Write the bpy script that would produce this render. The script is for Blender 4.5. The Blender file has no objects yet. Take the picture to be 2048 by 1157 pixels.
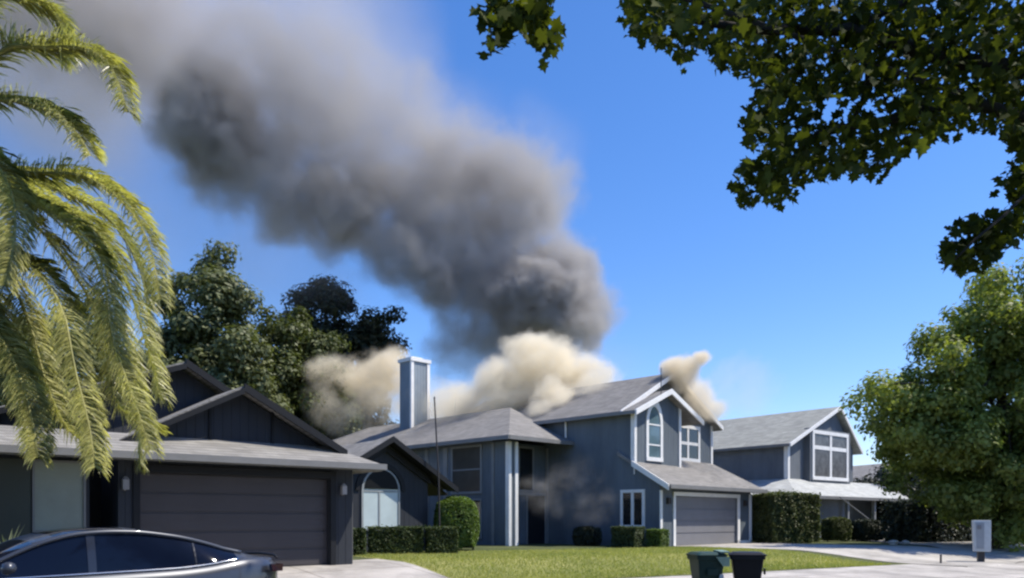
import bpy, math
import numpy as np
from mathutils import Vector, Matrix

# ------------------------------------------------------------------ camera, sky, sun, exposure
S = bpy.context.scene
COL = S.collection
F = 1575.0; CX = 1024.0; HY = 1040.0; EYE = 1.6
cam_d = bpy.data.cameras.new('camera'); cam = bpy.data.objects.new('camera', cam_d); COL.objects.link(cam)
cam.location = (0, 0, EYE); cam.rotation_euler = (math.pi/2, 0, 0)
cam_d.sensor_width = 36.0; cam_d.lens = 36.0*F/2048.0
cam_d.shift_y = (HY-578.5)/2048.0
cam_d.clip_start = 0.1; cam_d.clip_end = 3000
S.camera = cam

SUN_AZ = math.atan2(1.0, 0.02); SUN_EL = math.radians(57)
sunv = Vector((math.sin(SUN_AZ)*math.cos(SUN_EL), math.cos(SUN_AZ)*math.cos(SUN_EL), math.sin(SUN_EL)))
W = bpy.data.worlds.new("World"); S.world = W; W.use_nodes = True
nt = W.node_tree; nt.nodes.clear()
wo = nt.nodes.new('ShaderNodeOutputWorld'); bg = nt.nodes.new('ShaderNodeBackground')
sky = nt.nodes.new('ShaderNodeTexSky'); sky.sky_type = 'NISHITA'; sky.sun_disc = False
sky.sun_elevation = SUN_EL; sky.sun_rotation = SUN_AZ
sky.altitude = 0; sky.air_density = 1.0; sky.dust_density = 0.3; sky.ozone_density = 3.0
hs = nt.nodes.new('ShaderNodeHueSaturation'); hs.inputs['Saturation'].default_value = 1.25; hs.inputs['Value'].default_value = 1.0
tn = nt.nodes.new('ShaderNodeMix'); tn.data_type = 'RGBA'; tn.blend_type = 'MULTIPLY'; tn.inputs[0].default_value = 1.0; tn.inputs[7].default_value = (1.06, 1.03, 1.22, 1)
nt.links.new(sky.outputs[0], hs.inputs['Color']); nt.links.new(hs.outputs[0], tn.inputs[6]); nt.links.new(tn.outputs[2], bg.inputs['Color'])
bg.inputs['Strength'].default_value = 0.13
nt.links.new(bg.outputs[0], wo.inputs['Surface'])
sd = bpy.data.lights.new('sun', 'SUN'); sd.energy = 4.6; sd.angle = math.radians(0.5); sd.color = (1, .93, .80)
so = bpy.data.objects.new('sun', sd); COL.objects.link(so); so.location = (20, 0, 40)
so.rotation_euler = (-sunv).to_track_quat('-Z', 'Y').to_euler()
S.view_settings.view_transform = 'Standard'; S.view_settings.look = 'None'
S.view_settings.exposure = 0.40; S.view_settings.gamma = 1.0
S.render.engine = 'CYCLES'
S.cycles.use_denoising = True; S.cycles.denoiser = 'OPENIMAGEDENOISE'
S.cycles.max_bounces = 10; S.cycles.volume_bounces = 7; S.cycles.diffuse_bounces = 4; S.cycles.transparent_max_bounces = 16
S.cycles.volume_max_steps = 256; S.cycles.volume_step_rate = 1.4
S.cycles.use_adaptive_sampling = True; S.cycles.adaptive_threshold = 0.015
S.cycles.pixel_filter_type = 'BLACKMAN_HARRIS'; S.cycles.filter_width = 2.4

rng = np.random.default_rng(7)
GZ = 0.5      # yard height above the street

# ------------------------------------------------------------------ helpers
def tag(o, label=None, cat=None, group=None, kind=None):
    if label: o['label'] = label
    if cat: o['category'] = cat
    if group: o['group'] = group
    if kind: o['kind'] = kind
    return o

def empty(name, loc, rz=0.0, label=None, cat=None, group=None):
    o = bpy.data.objects.new(name, None); COL.objects.link(o)
    o.location = loc; o.rotation_euler = (0, 0, rz); o.empty_display_size = .3
    return tag(o, label, cat, group)

def link_mesh(name, me, m, parent=None, smooth=False):
    if m is not None:
        me.materials.append(m)
    if smooth:
        me.polygons.foreach_set('use_smooth', [True]*len(me.polygons))
    o = bpy.data.objects.new(name, me); COL.objects.link(o)
    if parent is not None: o.parent = parent
    return o

class MB:
    def __init__(s): s.v = []; s.f = []
    def poly(s, pts):
        n = len(s.v); s.v += [tuple(p) for p in pts]; s.f.append(tuple(range(n, n+len(pts)))); return s
    def obox(s, o, a, b, c):
        o, a, b, c = map(Vector, (o, a, b, c)); n = len(s.v)
        s.v += [tuple(p) for p in (o, o+a, o+a+b, o+b, o+c, o+a+c, o+a+b+c, o+b+c)]
        s.f += [tuple(n+i for i in q) for q in ((0,3,2,1),(4,5,6,7),(0,1,5,4),(1,2,6,5),(2,3,7,6),(3,0,4,7))]
        return s
    def box(s, x0, x1, y0, y1, z0, z1):
        return s.obox((x0,y0,z0), (x1-x0,0,0), (0,y1-y0,0), (0,0,z1-z0))
    def prism(s, pts, d):
        n = len(s.v); k = len(pts); d = Vector(d)
        s.v += [tuple(p) for p in pts] + [tuple(Vector(p)+d) for p in pts]
        s.f.append(tuple(range(n, n+k))); s.f.append(tuple(range(n+2*k-1, n+k-1, -1)))
        for i in range(k):
            j = (i+1) % k; s.f.append((n+i, n+k+i, n+k+j, n+j))
        return s
    def tube(s, pts, rad, n=8, cap=True):
        pts = [Vector(p) for p in pts]; base = len(s.v); k = len(pts)
        if not hasattr(rad, '__len__'): rad = [rad]*k
        for i, p in enumerate(pts):
            t = (pts[min(i+1,k-1)]-pts[max(i-1,0)]).normalized()
            a = t.orthogonal().normalized() if i == 0 else (a - t*a.dot(t)).normalized()
            b = t.cross(a)
            for j in range(n):
                an = 2*math.pi*j/n
                s.v.append(tuple(p + (a*math.cos(an)+b*math.sin(an))*rad[i]))
        for i in range(k-1):
            for j in range(n):
                j2 = (j+1) % n
                s.f.append((base+i*n+j, base+i*n+j2, base+(i+1)*n+j2, base+(i+1)*n+j))
        if cap:
            s.f.append(tuple(base+j for j in range(n-1,-1,-1))); s.f.append(tuple(base+(k-1)*n+j for j in range(n)))
        return s
    def build(s, name, m, parent=None, smooth=False, fix=True):
        me = bpy.data.meshes.new(name); me.from_pydata(s.v, [], s.f)
        if fix:
            import bmesh
            bm = bmesh.new(); bm.from_mesh(me); bmesh.ops.recalc_face_normals(bm, faces=bm.faces); bm.to_mesh(me); bm.free()
        me.update()
        return link_mesh(name, me, m, parent, smooth)

def bevel(o, w, seg=2):
    b = o.modifiers.new('bevel', 'BEVEL'); b.width = w; b.segments = seg; b.limit_method = 'ANGLE'
    return o

def px(x, y, d):            # photo pixel at depth d -> world
    return Vector(((x-CX)/F*d, d, EYE+(HY-y)/F*d))

# ------------------------------------------------------------------ materials
def mat(name, col, rough=.8, vary=.15, scale=3.0, bump=0.0, bscale=20.0, metal=0.0, coord='Object', col2=None, spec=.3, stretch=None):
    m = bpy.data.materials.new(name); m.use_nodes = True; t = m.node_tree; N = t.nodes; L = t.links
    p = N['Principled BSDF']; p.inputs['Roughness'].default_value = rough; p.inputs['Metallic'].default_value = metal
    p.inputs['Specular IOR Level'].default_value = spec
    tc = N.new('ShaderNodeTexCoord'); src = tc.outputs[coord]
    if stretch:
        mp = N.new('ShaderNodeMapping'); mp.inputs['Scale'].default_value = stretch; L.new(src, mp.inputs[0]); src = mp.outputs[0]
    n = N.new('ShaderNodeTexNoise'); n.inputs['Scale'].default_value = scale; n.inputs['Detail'].default_value = 6
    n.inputs['Roughness'].default_value = .65
    L.new(src, n.inputs['Vector'])
    r = N.new('ShaderNodeValToRGB'); L.new(n.outputs['Fac'], r.inputs[0])
    r.color_ramp.elements[0].position = .3; r.color_ramp.elements[1].position = .7
    c = np.array(col)
    r.color_ramp.elements[0].color = (*np.clip(c*(1-vary), 0, 1), 1)
    r.color_ramp.elements[1].color = (*(np.clip(c*(1+vary), 0, 1) if col2 is None else col2), 1)
    L.new(r.outputs[0], p.inputs['Base Color'])
    if bump:
        n2 = N.new('ShaderNodeTexNoise'); n2.inputs['Scale'].default_value = bscale; n2.inputs['Detail'].default_value = 5
        L.new(src, n2.inputs['Vector'])
        b = N.new('ShaderNodeBump'); b.inputs['Strength'].default_value = bump; b.inputs['Distance'].default_value = .03
        L.new(n2.outputs['Fac'], b.inputs['Height']); L.new(b.outputs[0], p.inputs['Normal'])
    return m

def siding(name, col, pitch=.2, axis=0, groove=.82):
    """painted sheet siding with grooves; axis 0: vertical grooves (runs along x+y), axis 2: horizontal boards"""
    m = mat(name, col, .75, .22, .8, 0, stretch=(1,1,.35))
    t = m.node_tree; N = t.nodes; L = t.links; p = N['Principled BSDF']
    tc = N.new('ShaderNodeTexCoord'); sp = N.new('ShaderNodeSeparateXYZ'); L.new(tc.outputs['Object'], sp.inputs[0])
    if axis == 0:
        ad = N.new('ShaderNodeMath'); ad.operation = 'ADD'; L.new(sp.outputs[0], ad.inputs[0]); L.new(sp.outputs[1], ad.inputs[1]); v = ad.outputs[0]
    else: v = sp.outputs[2]
    dv = N.new('ShaderNodeMath'); dv.operation = 'DIVIDE'; dv.inputs[1].default_value = pitch; L.new(v, dv.inputs[0])
    fr = N.new('ShaderNodeMath'); fr.operation = 'FRACT'; L.new(dv.outputs[0], fr.inputs[0])
    lt = N.new('ShaderNodeMapRange'); lt.inputs['From Min'].default_value = 0.0; lt.inputs['From Max'].default_value = .12
    L.new(fr.outputs[0], lt.inputs[0])
    mx = N.new('ShaderNodeMix'); mx.data_type = 'RGBA'; mx.blend_type = 'MULTIPLY'
    mx.inputs[0].default_value = 1.0
    cl = N.new('ShaderNodeMapRange'); cl.inputs['To Min'].default_value = groove; L.new(lt.outputs[0], cl.inputs[0])
    src = p.inputs['Base Color'].links[0].from_socket
    L.new(src, mx.inputs[6]); L.new(cl.outputs[0], mx.inputs[7]); L.new(mx.outputs[2], p.inputs['Base Color'])
    b = N.new('ShaderNodeBump'); b.inputs['Strength'].default_value = .5; b.inputs['Distance'].default_value = .02
    L.new(lt.outputs[0], b.inputs['Height']); L.new(b.outputs[0], p.inputs['Normal'])
    return m

def shingles(name, col):
    """asphalt shingle: rows by height, speckle and per-tab tone"""
    m = bpy.data.materials.new(name); m.use_nodes = True; t = m.node_tree; N = t.nodes; L = t.links
    p = N['Principled BSDF']; p.inputs['Roughness'].default_value = .9; p.inputs['Specular IOR Level'].default_value = .2
    tc = N.new('ShaderNodeTexCoord'); sp = N.new('ShaderNodeSeparateXYZ'); L.new(tc.outputs['Object'], sp.inputs[0])
    cb = N.new('ShaderNodeCombineXYZ')
    ad = N.new('ShaderNodeMath'); ad.operation = 'ADD'; L.new(sp.outputs[0], ad.inputs[0]); L.new(sp.outputs[1], ad.inputs[1])
    L.new(ad.outputs[0], cb.inputs[0]); L.new(sp.outputs[2], cb.inputs[1])
    br = N.new('ShaderNodeTexBrick'); br.inputs['Scale'].default_value = 1.0
    br.inputs['Brick Width'].default_value = .33; br.inputs['Row Height'].default_value = .07; br.inputs['Mortar Size'].default_value = .006
    c = np.array(col)
    br.inputs['Color1'].default_value = (*(c*1.15), 1); br.inputs['Color2'].default_value = (*(c*.85), 1); br.inputs['Mortar'].default_value = (*(c*.55), 1)
    L.new(cb.outputs[0], br.inputs['Vector'])
    n = N.new('ShaderNodeTexNoise'); n.inputs['Scale'].default_value = 1.1; n.inputs['Detail'].default_value = 8; n.inputs['Roughness'].default_value = .75
    L.new(tc.outputs['Object'], n.inputs['Vector'])
    mr = N.new('ShaderNodeMapRange'); mr.inputs['To Min'].default_value = .6; mr.inputs['To Max'].default_value = 1.4; L.new(n.outputs['Fac'], mr.inputs[0])
    mx = N.new('ShaderNodeMix'); mx.data_type = 'RGBA'; mx.blend_type = 'MULTIPLY'; mx.inputs[0].default_value = 1
    L.new(br.outputs[0], mx.inputs[6]); L.new(mr.outputs[0], mx.inputs[7]); L.new(mx.outputs[2], p.inputs['Base Color'])
    n2 = N.new('ShaderNodeTexNoise'); n2.inputs['Scale'].default_value = 60; L.new(tc.outputs['Object'], n2.inputs['Vector'])
    b = N.new('ShaderNodeBump'); b.inputs['Strength'].default_value = .4; b.inputs['Distance'].default_value = .02
    L.new(n2.outputs['Fac'], b.inputs['Height']); L.new(b.outputs[0], p.inputs['Normal'])
    return m

def leafmat(name, col, col2, trans=.3, rough=.55, scale=.6, isl=.5, spec=.35):
    m = bpy.data.materials.new(name); m.use_nodes = True; t = m.node_tree; N = t.nodes; L = t.links
    p = N['Principled BSDF']; p.inputs['Roughness'].default_value = rough; p.inputs['Specular IOR Level'].default_value = spec
    ge = N.new('ShaderNodeNewGeometry'); tc = N.new('ShaderNodeTexCoord')
    n = N.new('ShaderNodeTexNoise'); n.inputs['Scale'].default_value = scale; n.inputs['Detail'].default_value = 3; L.new(tc.outputs['Object'], n.inputs['Vector'])
    a = N.new('ShaderNodeMath'); a.operation = 'MULTIPLY_ADD'; a.inputs[1].default_value = isl
    L.new(ge.outputs['Random Per Island'], a.inputs[0])
    b = N.new('ShaderNodeMapRange'); b.inputs['From Min'].default_value = .3; b.inputs['From Max'].default_value = .7; b.inputs['To Max'].default_value = 1-isl
    L.new(n.outputs['Fac'], b.inputs[0]); L.new(b.outputs[0], a.inputs[2])
    mx = N.new('ShaderNodeMix'); mx.data_type = 'RGBA'; mx.inputs[6].default_value = (*col, 1); mx.inputs[7].default_value = (*col2, 1)
    L.new(a.outputs[0], mx.inputs[0]); L.new(mx.outputs[2], p.inputs['Base Color'])
    tr = N.new('ShaderNodeBsdfTranslucent'); g = N.new('ShaderNodeMix'); g.data_type = 'RGBA'; g.blend_type = 'MULTIPLY'; g.inputs[0].default_value = 1
    L.new(mx.outputs[2], g.inputs[6]); g.inputs[7].default_value = (1.6, 1.7, .7, 1); L.new(g.outputs[2], tr.inputs[0])
    ms = N.new('ShaderNodeMixShader'); ms.inputs[0].default_value = trans
    L.new(p.outputs[0], ms.inputs[1]); L.new(tr.outputs[0], ms.inputs[2]); L.new(ms.outputs[0], N['Material Output'].inputs['Surface'])
    return m

M = {}
M['blue'] = siding('blue_grey_siding', (.122, .145, .168))
M['blue_front'] = M['blue']
M['far_blue'] = siding('grey_siding', (.15, .165, .185))
M['navy'] = siding('charcoal_siding', (.032, .036, .045))
M['navy_trim'] = mat('charcoal_trim', (.009, .010, .013), .6, .15)
M['white'] = mat('white_trim_paint', (.82, .81, .79), .5, .08, 2)
M['grey_trim'] = mat('grey_trim_paint', (.22, .23, .24), .5, .1, 2)
M['gutter'] = mat('pale_gutter', (.2, .2, .2), .5, .1, 2)
M['roof_main'] = shingles('grey_shingles', (.235, .225, .215))
M['roof_left'] = shingles('pale_shingles', (.26, .25, .235))
M['roof_far'] = shingles('light_shingles', (.32, .325, .30))
M['door_dark'] = mat('dark_door_paint', (.062, .056, .06), .55, .08, 1.5)
M['door_grey'] = mat('grey_door_paint', (.20, .20, .215), .5, .06, 1.5)
M['glass'] = mat('window_glass', (.015, .018, .02), .06, .2, 1, spec=.6)
M['glass_pale'] = mat('reflective_window_glass', (.10, .16, .19), .08, .2, 1, spec=.8)
M['curtain'] = mat('window_with_pale_blind', (.26, .285, .24), .6, .12, 1.2, spec=.5)
M['curtain_b'] = mat('window_with_white_blind', (.5, .58, .58), .35, .1, 1.2, spec=.5)
M['stucco'] = mat('grey_green_panel', (.065, .072, .062), .8, .1, 1)
M['dark'] = mat('dark_interior', (.012, .012, .015), .8, .1)
def concrete(name, ang, off=(0,0,0), tile=1.5, tint=(.46,.43,.395)):
    m = mat(name, tint, .85, .22, .7, .25, 30); t = m.node_tree; N = t.nodes; L = t.links; p = N['Principled BSDF']
    tc = N.new('ShaderNodeTexCoord'); mp = N.new('ShaderNodeMapping'); mp.inputs['Rotation'].default_value = (0,0,-ang); mp.inputs['Location'].default_value = off
    L.new(tc.outputs['Object'], mp.inputs[0])
    br = N.new('ShaderNodeTexBrick'); br.offset = 0; br.inputs['Scale'].default_value = 1; br.inputs['Brick Width'].default_value = tile; br.inputs['Row Height'].default_value = tile*1.6
    br.inputs['Mortar Size'].default_value = .018; br.inputs['Color1'].default_value = (1,1,1,1); br.inputs['Color2'].default_value = (.88,.88,.88,1); br.inputs['Mortar'].default_value = (.42,.4,.38,1)
    L.new(mp.outputs[0], br.inputs[0])
    n = N.new('ShaderNodeTexNoise'); n.inputs['Scale'].default_value = .45; n.inputs['Detail'].default_value = 8; n.inputs['Roughness'].default_value = .7; L.new(tc.outputs['Object'], n.inputs[0])
    r = N.new('ShaderNodeMapRange'); r.inputs['From Min'].default_value = .35; r.inputs['From Max'].default_value = .55; r.inputs['To Min'].default_value = .62; L.new(n.outputs['Fac'], r.inputs[0])
    src = p.inputs['Base Color'].links[0].from_socket
    for s_ in (br.outputs[0], r.outputs[0]):
        mx = N.new('ShaderNodeMix'); mx.data_type = 'RGBA'; mx.blend_type = 'MULTIPLY'; mx.inputs[0].default_value = 1; L.new(src, mx.inputs[6]); L.new(s_, mx.inputs[7]); src = mx.outputs[2]
    L.new(src, p.inputs['Base Color']); return m
M['walk_c'] = concrete('sidewalk_concrete', math.atan2(.527,.85), tile=1.2)
M['drive_c'] = concrete('driveway_concrete', math.radians(45), tile=2.6, tint=(.47,.44,.40))
M['drive_l'] = concrete('left_driveway_concrete', math.radians(39.6), tile=2.6, tint=(.45,.42,.39))
M['concrete'] = mat('concrete', (.46, .43, .395), .85, .14, 1.2, .25, 30)
M['kerb'] = mat('kerb_concrete', (.40, .38, .36), .85, .15, 2, .2, 30)
M['asphalt'] = mat('asphalt', (.075, .075, .08), .9, .2, 4, .4, 60)
M['soil'] = mat('yard_ground', (.06, .085, .025), .95, .3, .5, .5, 10, col2=(.11, .12, .045))
M['lawn'] = mat('lawn_turf', (.18, .22, .052), .95, .35, .22, .6, 14, col2=(.38, .35, .13), stretch=(1,1,1))
M['bark'] = mat('bark', (.07, .055, .042), .9, .35, 6, .7, 12)
M['palm_bark'] = mat('palm_bark', (.11, .085, .06), .95, .4, 5, .8, 8)
M['metal_dark'] = mat('dark_metal', (.05, .045, .045), .5, .2)
M['green_plastic'] = mat('green_bin_plastic', (.018, .045, .035), .45, .15, 4)
M['black_plastic'] = mat('black_bin_plastic', (.012, .012, .014), .45, .15, 4)
M['pale_green'] = mat('pale_green_lid', (.19, .28, .235), .45, .1, 4)
M['tyre'] = mat('tyre_rubber', (.015, .015, .015), .8, .1)
M['cab'] = mat('pale_grey_cabinet_paint', (.50, .54, .56), .5, .12, 3)
M['cab_side'] = mat('grey_cabinet_door', (.3, .33, .36), .5, .12, 3)

# ------------------------------------------------------------------ terrain
C0 = Vector((0, 15.45)); U = Vector((.850, .527)).normalized(); NN = Vector((-U.y, U.x))
def sl(x, y):
    d = Vector((x, y)) - C0; return d.dot(NN), d.dot(U)
def wp(s, l): p = C0 + NN*s + U*l; return p.x, p.y
def prof(s):
    if s < -9.0: return .14
    if s < 0: return .03*math.cos((s+4.5)/4.5*math.pi/2)
    if s < 1.7: return .14 + .03*s/1.7
    if s < 6.0:
        t = (s-1.7)/4.3; t = t*t*(3-2*t); return .17 + .33*t
    return GZ
def zt(x, y): return prof(sl(x, y)[0])

def sheet(name, m, s_list, l_list, dz, kind='structure'):
    v = []; f = []
    for s in s_list:
        for l in l_list:
            x, y = wp(s, l); v.append((x, y, prof(s)+dz))
    k = len(l_list)
    for i in range(len(s_list)-1):
        for j in range(k-1): f.append((i*k+j, i*k+j+1, (i+1)*k+j+1, (i+1)*k+j))
    me = bpy.data.meshes.new(name); me.from_pydata(v, [], f)
    return tag(link_mesh(name, me, m), kind=kind)

LL = [-900, -200, -60, -30, -15, 0, 15, 30, 60, 200, 1200]
sheet('ground', M['soil'], [-600, -100, -30, -10.6, -9.001], LL, 0).name = 'ground'
sheet('ground', M['soil'], [1.7, 2.2, 2.8, 3.4, 4, 4.6, 5.2, 6, 12, 40, 150, 600, 1500], LL, 0)
sheet('street', M['asphalt'], [-9.0]+[-8+i for i in range(8)]+[-.3, -.001], LL, 0)
sheet('sidewalk', M['walk_c'], [.15, .6, 1.2, 1.7], LL, 0)
k = MB()
for a, b, l0, l1 in ((0, .15, -200, 3.0), (0, .15, 21.0, 400), (-9.15, -9.0, -200, 400)):
    p = [Vector((*wp(a, l0), -.1)), Vector((*wp(b, l0), -.1)), Vector((*wp(b, l1), -.1)), Vector((*wp(a, l1), -.1))]
    k.prism(p, (0, 0, .242))
tag(k.build('kerb', M['kerb']), kind='structure')

# dropped apron where the driveways meet the street
ap = MB(); ks = [(.16,3.0,21.0),(0,3.0,21.0),(-.8,3.6,19.6),(-1.6,4.6,18.2),(-2.4,6.0,17.0)]
for (a, l0, l1), (b, k0, k1), za, zb in zip(ks[:-1], ks[1:], (.143,.135,.10,.07), (.135,.10,.07,.035)):
    for q in range(12):
        A = lambda t: (*wp(a, l0+(l1-l0)*t), za); Bq = lambda t: (*wp(b, k0+(k1-k0)*t), zb)
        ap.poly([A(q/12), Bq(q/12), Bq((q+1)/12), A((q+1)/12)])
tag(ap.build('driveway_apron', M['walk_c']), kind='structure')

def patch(name, m, quad, dz, nu=24, nv=24, wav=None, kind='structure'):
    """bilinear quad (world xy corners) draped on the terrain"""
    q = [Vector(p) for p in quad]; v = []; f = []
    for i in range(nu+1):
        for j in range(nv+1):
            a = i/nu; b = j/nv
            p = (q[0]*(1-a)+q[1]*a)*(1-b) + (q[3]*(1-a)+q[2]*a)*b
            v.append((p.x, p.y, zt(p.x, p.y)+dz))
    for i in range(nu):
        for j in range(nv):
            n = i*(nv+1)+j; f.append((n, n+nv+1, n+nv+2, n+1))
    me = bpy.data.meshes.new(name); me.from_pydata(v, [], f); me.update()
    return tag(link_mesh(name, me, m), kind=kind)

# house frames
TL = math.atan2(.637, .771); OL = Vector((-4.41, 19.1, GZ))
TM = math.radians(45); OM = Vector((6.0, 31.93, GZ))
TF = math.atan2(.64, .77); OF = Vector((15.4, 44.0, GZ))
def loc2w(O, T, x, y): return Vector((O.x+x*math.cos(T)-y*math.sin(T), O.y+x*math.sin(T)+y*math.cos(T)))

# driveway of the left house and of the burning house, lawn between
dl = [loc2w(OL, TL, -4.9, 0), loc2w(OL, TL, 1.15, 0)]
patch('driveway', M['drive_l'], [dl[0], (-3.75, 21.93), (-.2, 16.1), loc2w(OL, TL, -4.9, -5.6)], .012, 20, 30)
dm = [loc2w(OM, TM, .9, .1), loc2w(OM, TM, 7.4, .1)]
patch('driveway', M['drive_c'], [dm[0], dm[1], loc2w(OM, TM, 8.2, -11.2), loc2w(OM, TM, .2, -12.0)], .016, 10, 40)
patch('driveway', M['drive_c'], [loc2w(OF, TF, 1, -3), loc2w(OF, TF, 12, -3), (33.0, 37.6), (17.0, 26.6)], .024, 10, 40)
# lawn
la = [(-.88, 17.25), wp(1.72, 15.2), (8.3, 30.7), (-6.0, 29.0)]
lawn = patch('lawn', M['lawn'], [la[0], la[1], (7.2, 31.6), (-5.5, 24.83)], .008, 40, 40)

# grass blades
def grass():
    pts = []
    q = [Vector(p) for p in (la[0], la[1], (7.2, 31.4), (-5.4, 24.8))]
    n = 50000; a = rng.random(n); b = rng.random(n)**1.3
    P = [np.array([v.x, v.y]) for v in q]
    xy = (P[0]*(1-a)[:,None]+P[1]*a[:,None])*(1-b)[:,None] + (P[3]*(1-a)[:,None]+P[2]*a[:,None])*b[:,None]
    z = np.array([zt(x, y) for x, y in xy])
    h = .035+.05*rng.random(n); an = rng.random(n)*2*np.pi; w = .012
    d = np.stack([np.cos(an), np.sin(an), 0*an], 1); base = np.column_stack([xy, z+.004])
    tip = base + np.stack([rng.normal(0, .02, n), rng.normal(0, .02, n), h], 1)
    V = np.stack([base-d*w, base+d*w, tip], 1).reshape(-1, 3)
    me = bpy.data.meshes.new('grass_blades'); me.vertices.add(3*n); me.vertices.foreach_set('co', V.ravel())
    me.loops.add(3*n); me.loops.foreach_set('vertex_index', np.arange(3*n, dtype=np.int32))
    me.polygons.add(n); me.polygons.foreach_set('loop_start', np.arange(0, 3*n, 3, dtype=np.int32)); me.update(calc_edges=True); me.validate()
    o = link_mesh('grass_blades', me, leafmat('grass_blade', (.21, .26, .065), (.46, .44, .16), .3, .7, .5, .5))
    tag(o, 'short mown grass blades covering the front lawn', 'grass', kind='stuff')
grass()

# ------------------------------------------------------------------ building helpers
def window(parent, o, a, n, w, h, vs=(), hs=(), arch=0.0, fr=.09, mf=None, mp=None, name='window', sill=False, depth=.05, mw=.06):
    """o: lower-left corner on the wall face (local), a: unit along, n: unit outward"""
    o = Vector(o); a = Vector(a); n = Vector(n); z = Vector((0, 0, 1))
    mf = mf or M['white']; mp = mp or M['glass']
    m = MB(); d = n*depth
    m.obox(o-a*fr, a*fr, z*h, d); m.obox(o+a*w, a*fr, z*h, d)
    m.obox(o-a*fr-z*fr, a*(w+2*fr), z*fr, d*1.25)
    if not arch: m.obox(o-a*fr+z*h, a*(w+2*fr), z*fr, d*1.1)
    for t in vs: m.obox(o+a*(w*t-mw/2), a*mw, z*h, d*.8)
    for t in hs: m.obox(o+z*(h*t-mw/2), a*w, z*mw, d*.7)
    g = MB(); g.obox(o, a*w, z*h, n*.02)
    if arch:
        K = 12; ctr = o+a*(w/2)+z*h; r0 = w/2; 
        for i in range(K):
            t0 = math.pi*i/K; t1 = math.pi*(i+1)/K
            def P(t, rr): return ctr + a*(math.cos(t)*rr) + z*(math.sin(t)*rr*arch/(w/2))
            m.prism([P(t0, r0), P(t1, r0), P(t1, r0+fr), P(t0, r0+fr)], d)
        g.prism([ctr + a*(math.cos(math.pi*i/K)*r0) + z*(math.sin(math.pi*i/K)*arch) for i in range(K+1)], n*.02)
        m.obox(o+z*(h-.03), a*w, z*.06, d*.75)
    f = m.build(name, mf, parent); p = g.build('pane', mp, f)
    return f

def wallx(m, x0, x1, z0, z1, y, t, openings=()):
    """wall along x, front face at y, thickness t going +y, with rectangular openings (x0,x1,z0,z1)"""
    xs = sorted({x0, x1, *[v for o in openings for v in o[:2]]}); zs = sorted({z0, z1, *[v for o in openings for v in o[2:]]})
    for i in range(len(xs)-1):
        for j in range(len(zs)-1):
            cx = (xs[i]+xs[i+1])/2; cz = (zs[j]+zs[j+1])/2
            if any(o[0] < cx < o[1] and o[2] < cz < o[3] for o in openings): continue
            m.box(xs[i], xs[i+1], y, y+t, zs[j], zs[j+1])

def garage_door(parent, x0, x1, z0, z1, y, m, rows=4):
    g = MB(); h = (z1-z0)/rows
    for r in range(rows):
        g.box(x0, x1, y+.02, y+.06, z0+r*h, z0+(r+1)*h)
        g.box(x0+.02, x1-.02, y, y+.02, z0+r*h+.03, z0+(r+1)*h-.03)
    return g.build('garage_door', m, parent)

def roof(parent, planes, m, t=.16, name='roof'):
    r = MB()
    for p in planes: r.prism([Vector(q) for q in p], (0, 0, -t))
    return r.build(name, m, parent)

def beam(m, p, q, w, h, drop=0.0, out=(0,-1,0)):
    """board from p to q: thickness w along out, height h hanging down"""
    p, q, out = Vector(p), Vector(q), Vector(out)
    m.obox(p-Vector((0,0,drop+h)), q-p, out*w, Vector((0,0,h)))

X, Y, Z = Vector((1,0,0)), Vector((0,1,0)), Vector((0,0,1))
# ------------------------------------------------------------------ burning house
H = empty('house', OM, TM, 'blue-grey two-storey house with white trim, its roof pouring smoke', 'house')
w = MB()
w.prism([(0,0,0), (0,14,0), (0,14,5.6), (0,1.29,5.6), (0,1.29,3.33), (0,0,2.55)], (.15, 0, 0))      # long side wall
wallx(w, .15, 7.45, 0, 2.55, 0, .15, [(1.08, 6.2, -1, 2.1)])
w.prism([(.15,1.29,3.0), (3.46,1.29,3.0), (3.46,1.29,6.12), (2.2,1.29,6.62), (.15,1.29,5.74)], (0, .15, 0))
w.box(3.31, 3.46, 1.44, 2.09, 3.0, 6.1)
w.prism([(3.46,2.09,3.3), (7.5,2.09,3.3), (7.5,2.09,5.75), (3.75,2.09,7.7), (2.2,2.09,6.9), (3.46,2.09,6.0)], (0, .15, 0))
w.box(7.3, 7.45, .15, 2.09, 0, 2.5); w.box(7.35, 7.5, 2.24, 14, 0, 5.6)
w.box(.15, 7.35, 13.85, 14, 0, 5.6)
# wing
w.prism([(-3.46,6.2,0), (-3.46,24,0), (-3.46,24,4.5), (-3.46,6.2,4.5)], (.15, 0, 0))
w.box(-3.31, 0, 6.3, 6.45, 0, 4.5); w.box(-3.31, 4, 23.85, 24, 0, 4.5); w.box(3.85, 4, 14, 23.85, 0, 4.5)
w.box(-3.46, -2.95, 5.2, 6.2, 0, 4.45)     # corner pier
w.build('wall', M['blue'], H)
r = [
 [(-.35,1.75,5.64),(3.75,1.75,7.81),(3.75,14.4,7.81),(-.35,14.4,5.64)],
 [(7.85,1.75,5.64),(3.75,1.75,7.81),(3.75,14.4,7.81),(7.85,14.4,5.64)]]
roof(H, r, M['roof_main'])
roof(H, [[(-.36,.95,5.62),(2.2,.95,6.74),(2.2,2.4,6.74),(-.36,2.4,5.62)], [(4.75,.95,5.62),(2.2,.95,6.74),(2.2,2.4,6.74),(4.75,2.4,5.62)]], M['roof_main'], name='gable_roof')
roof(H, [[(-.12,-.5,2.5),(7.95,-.5,2.5),(7.52,2.08,3.85),(-.12,2.08,3.99)]], M['roof_main'], name='garage_roof')
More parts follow.
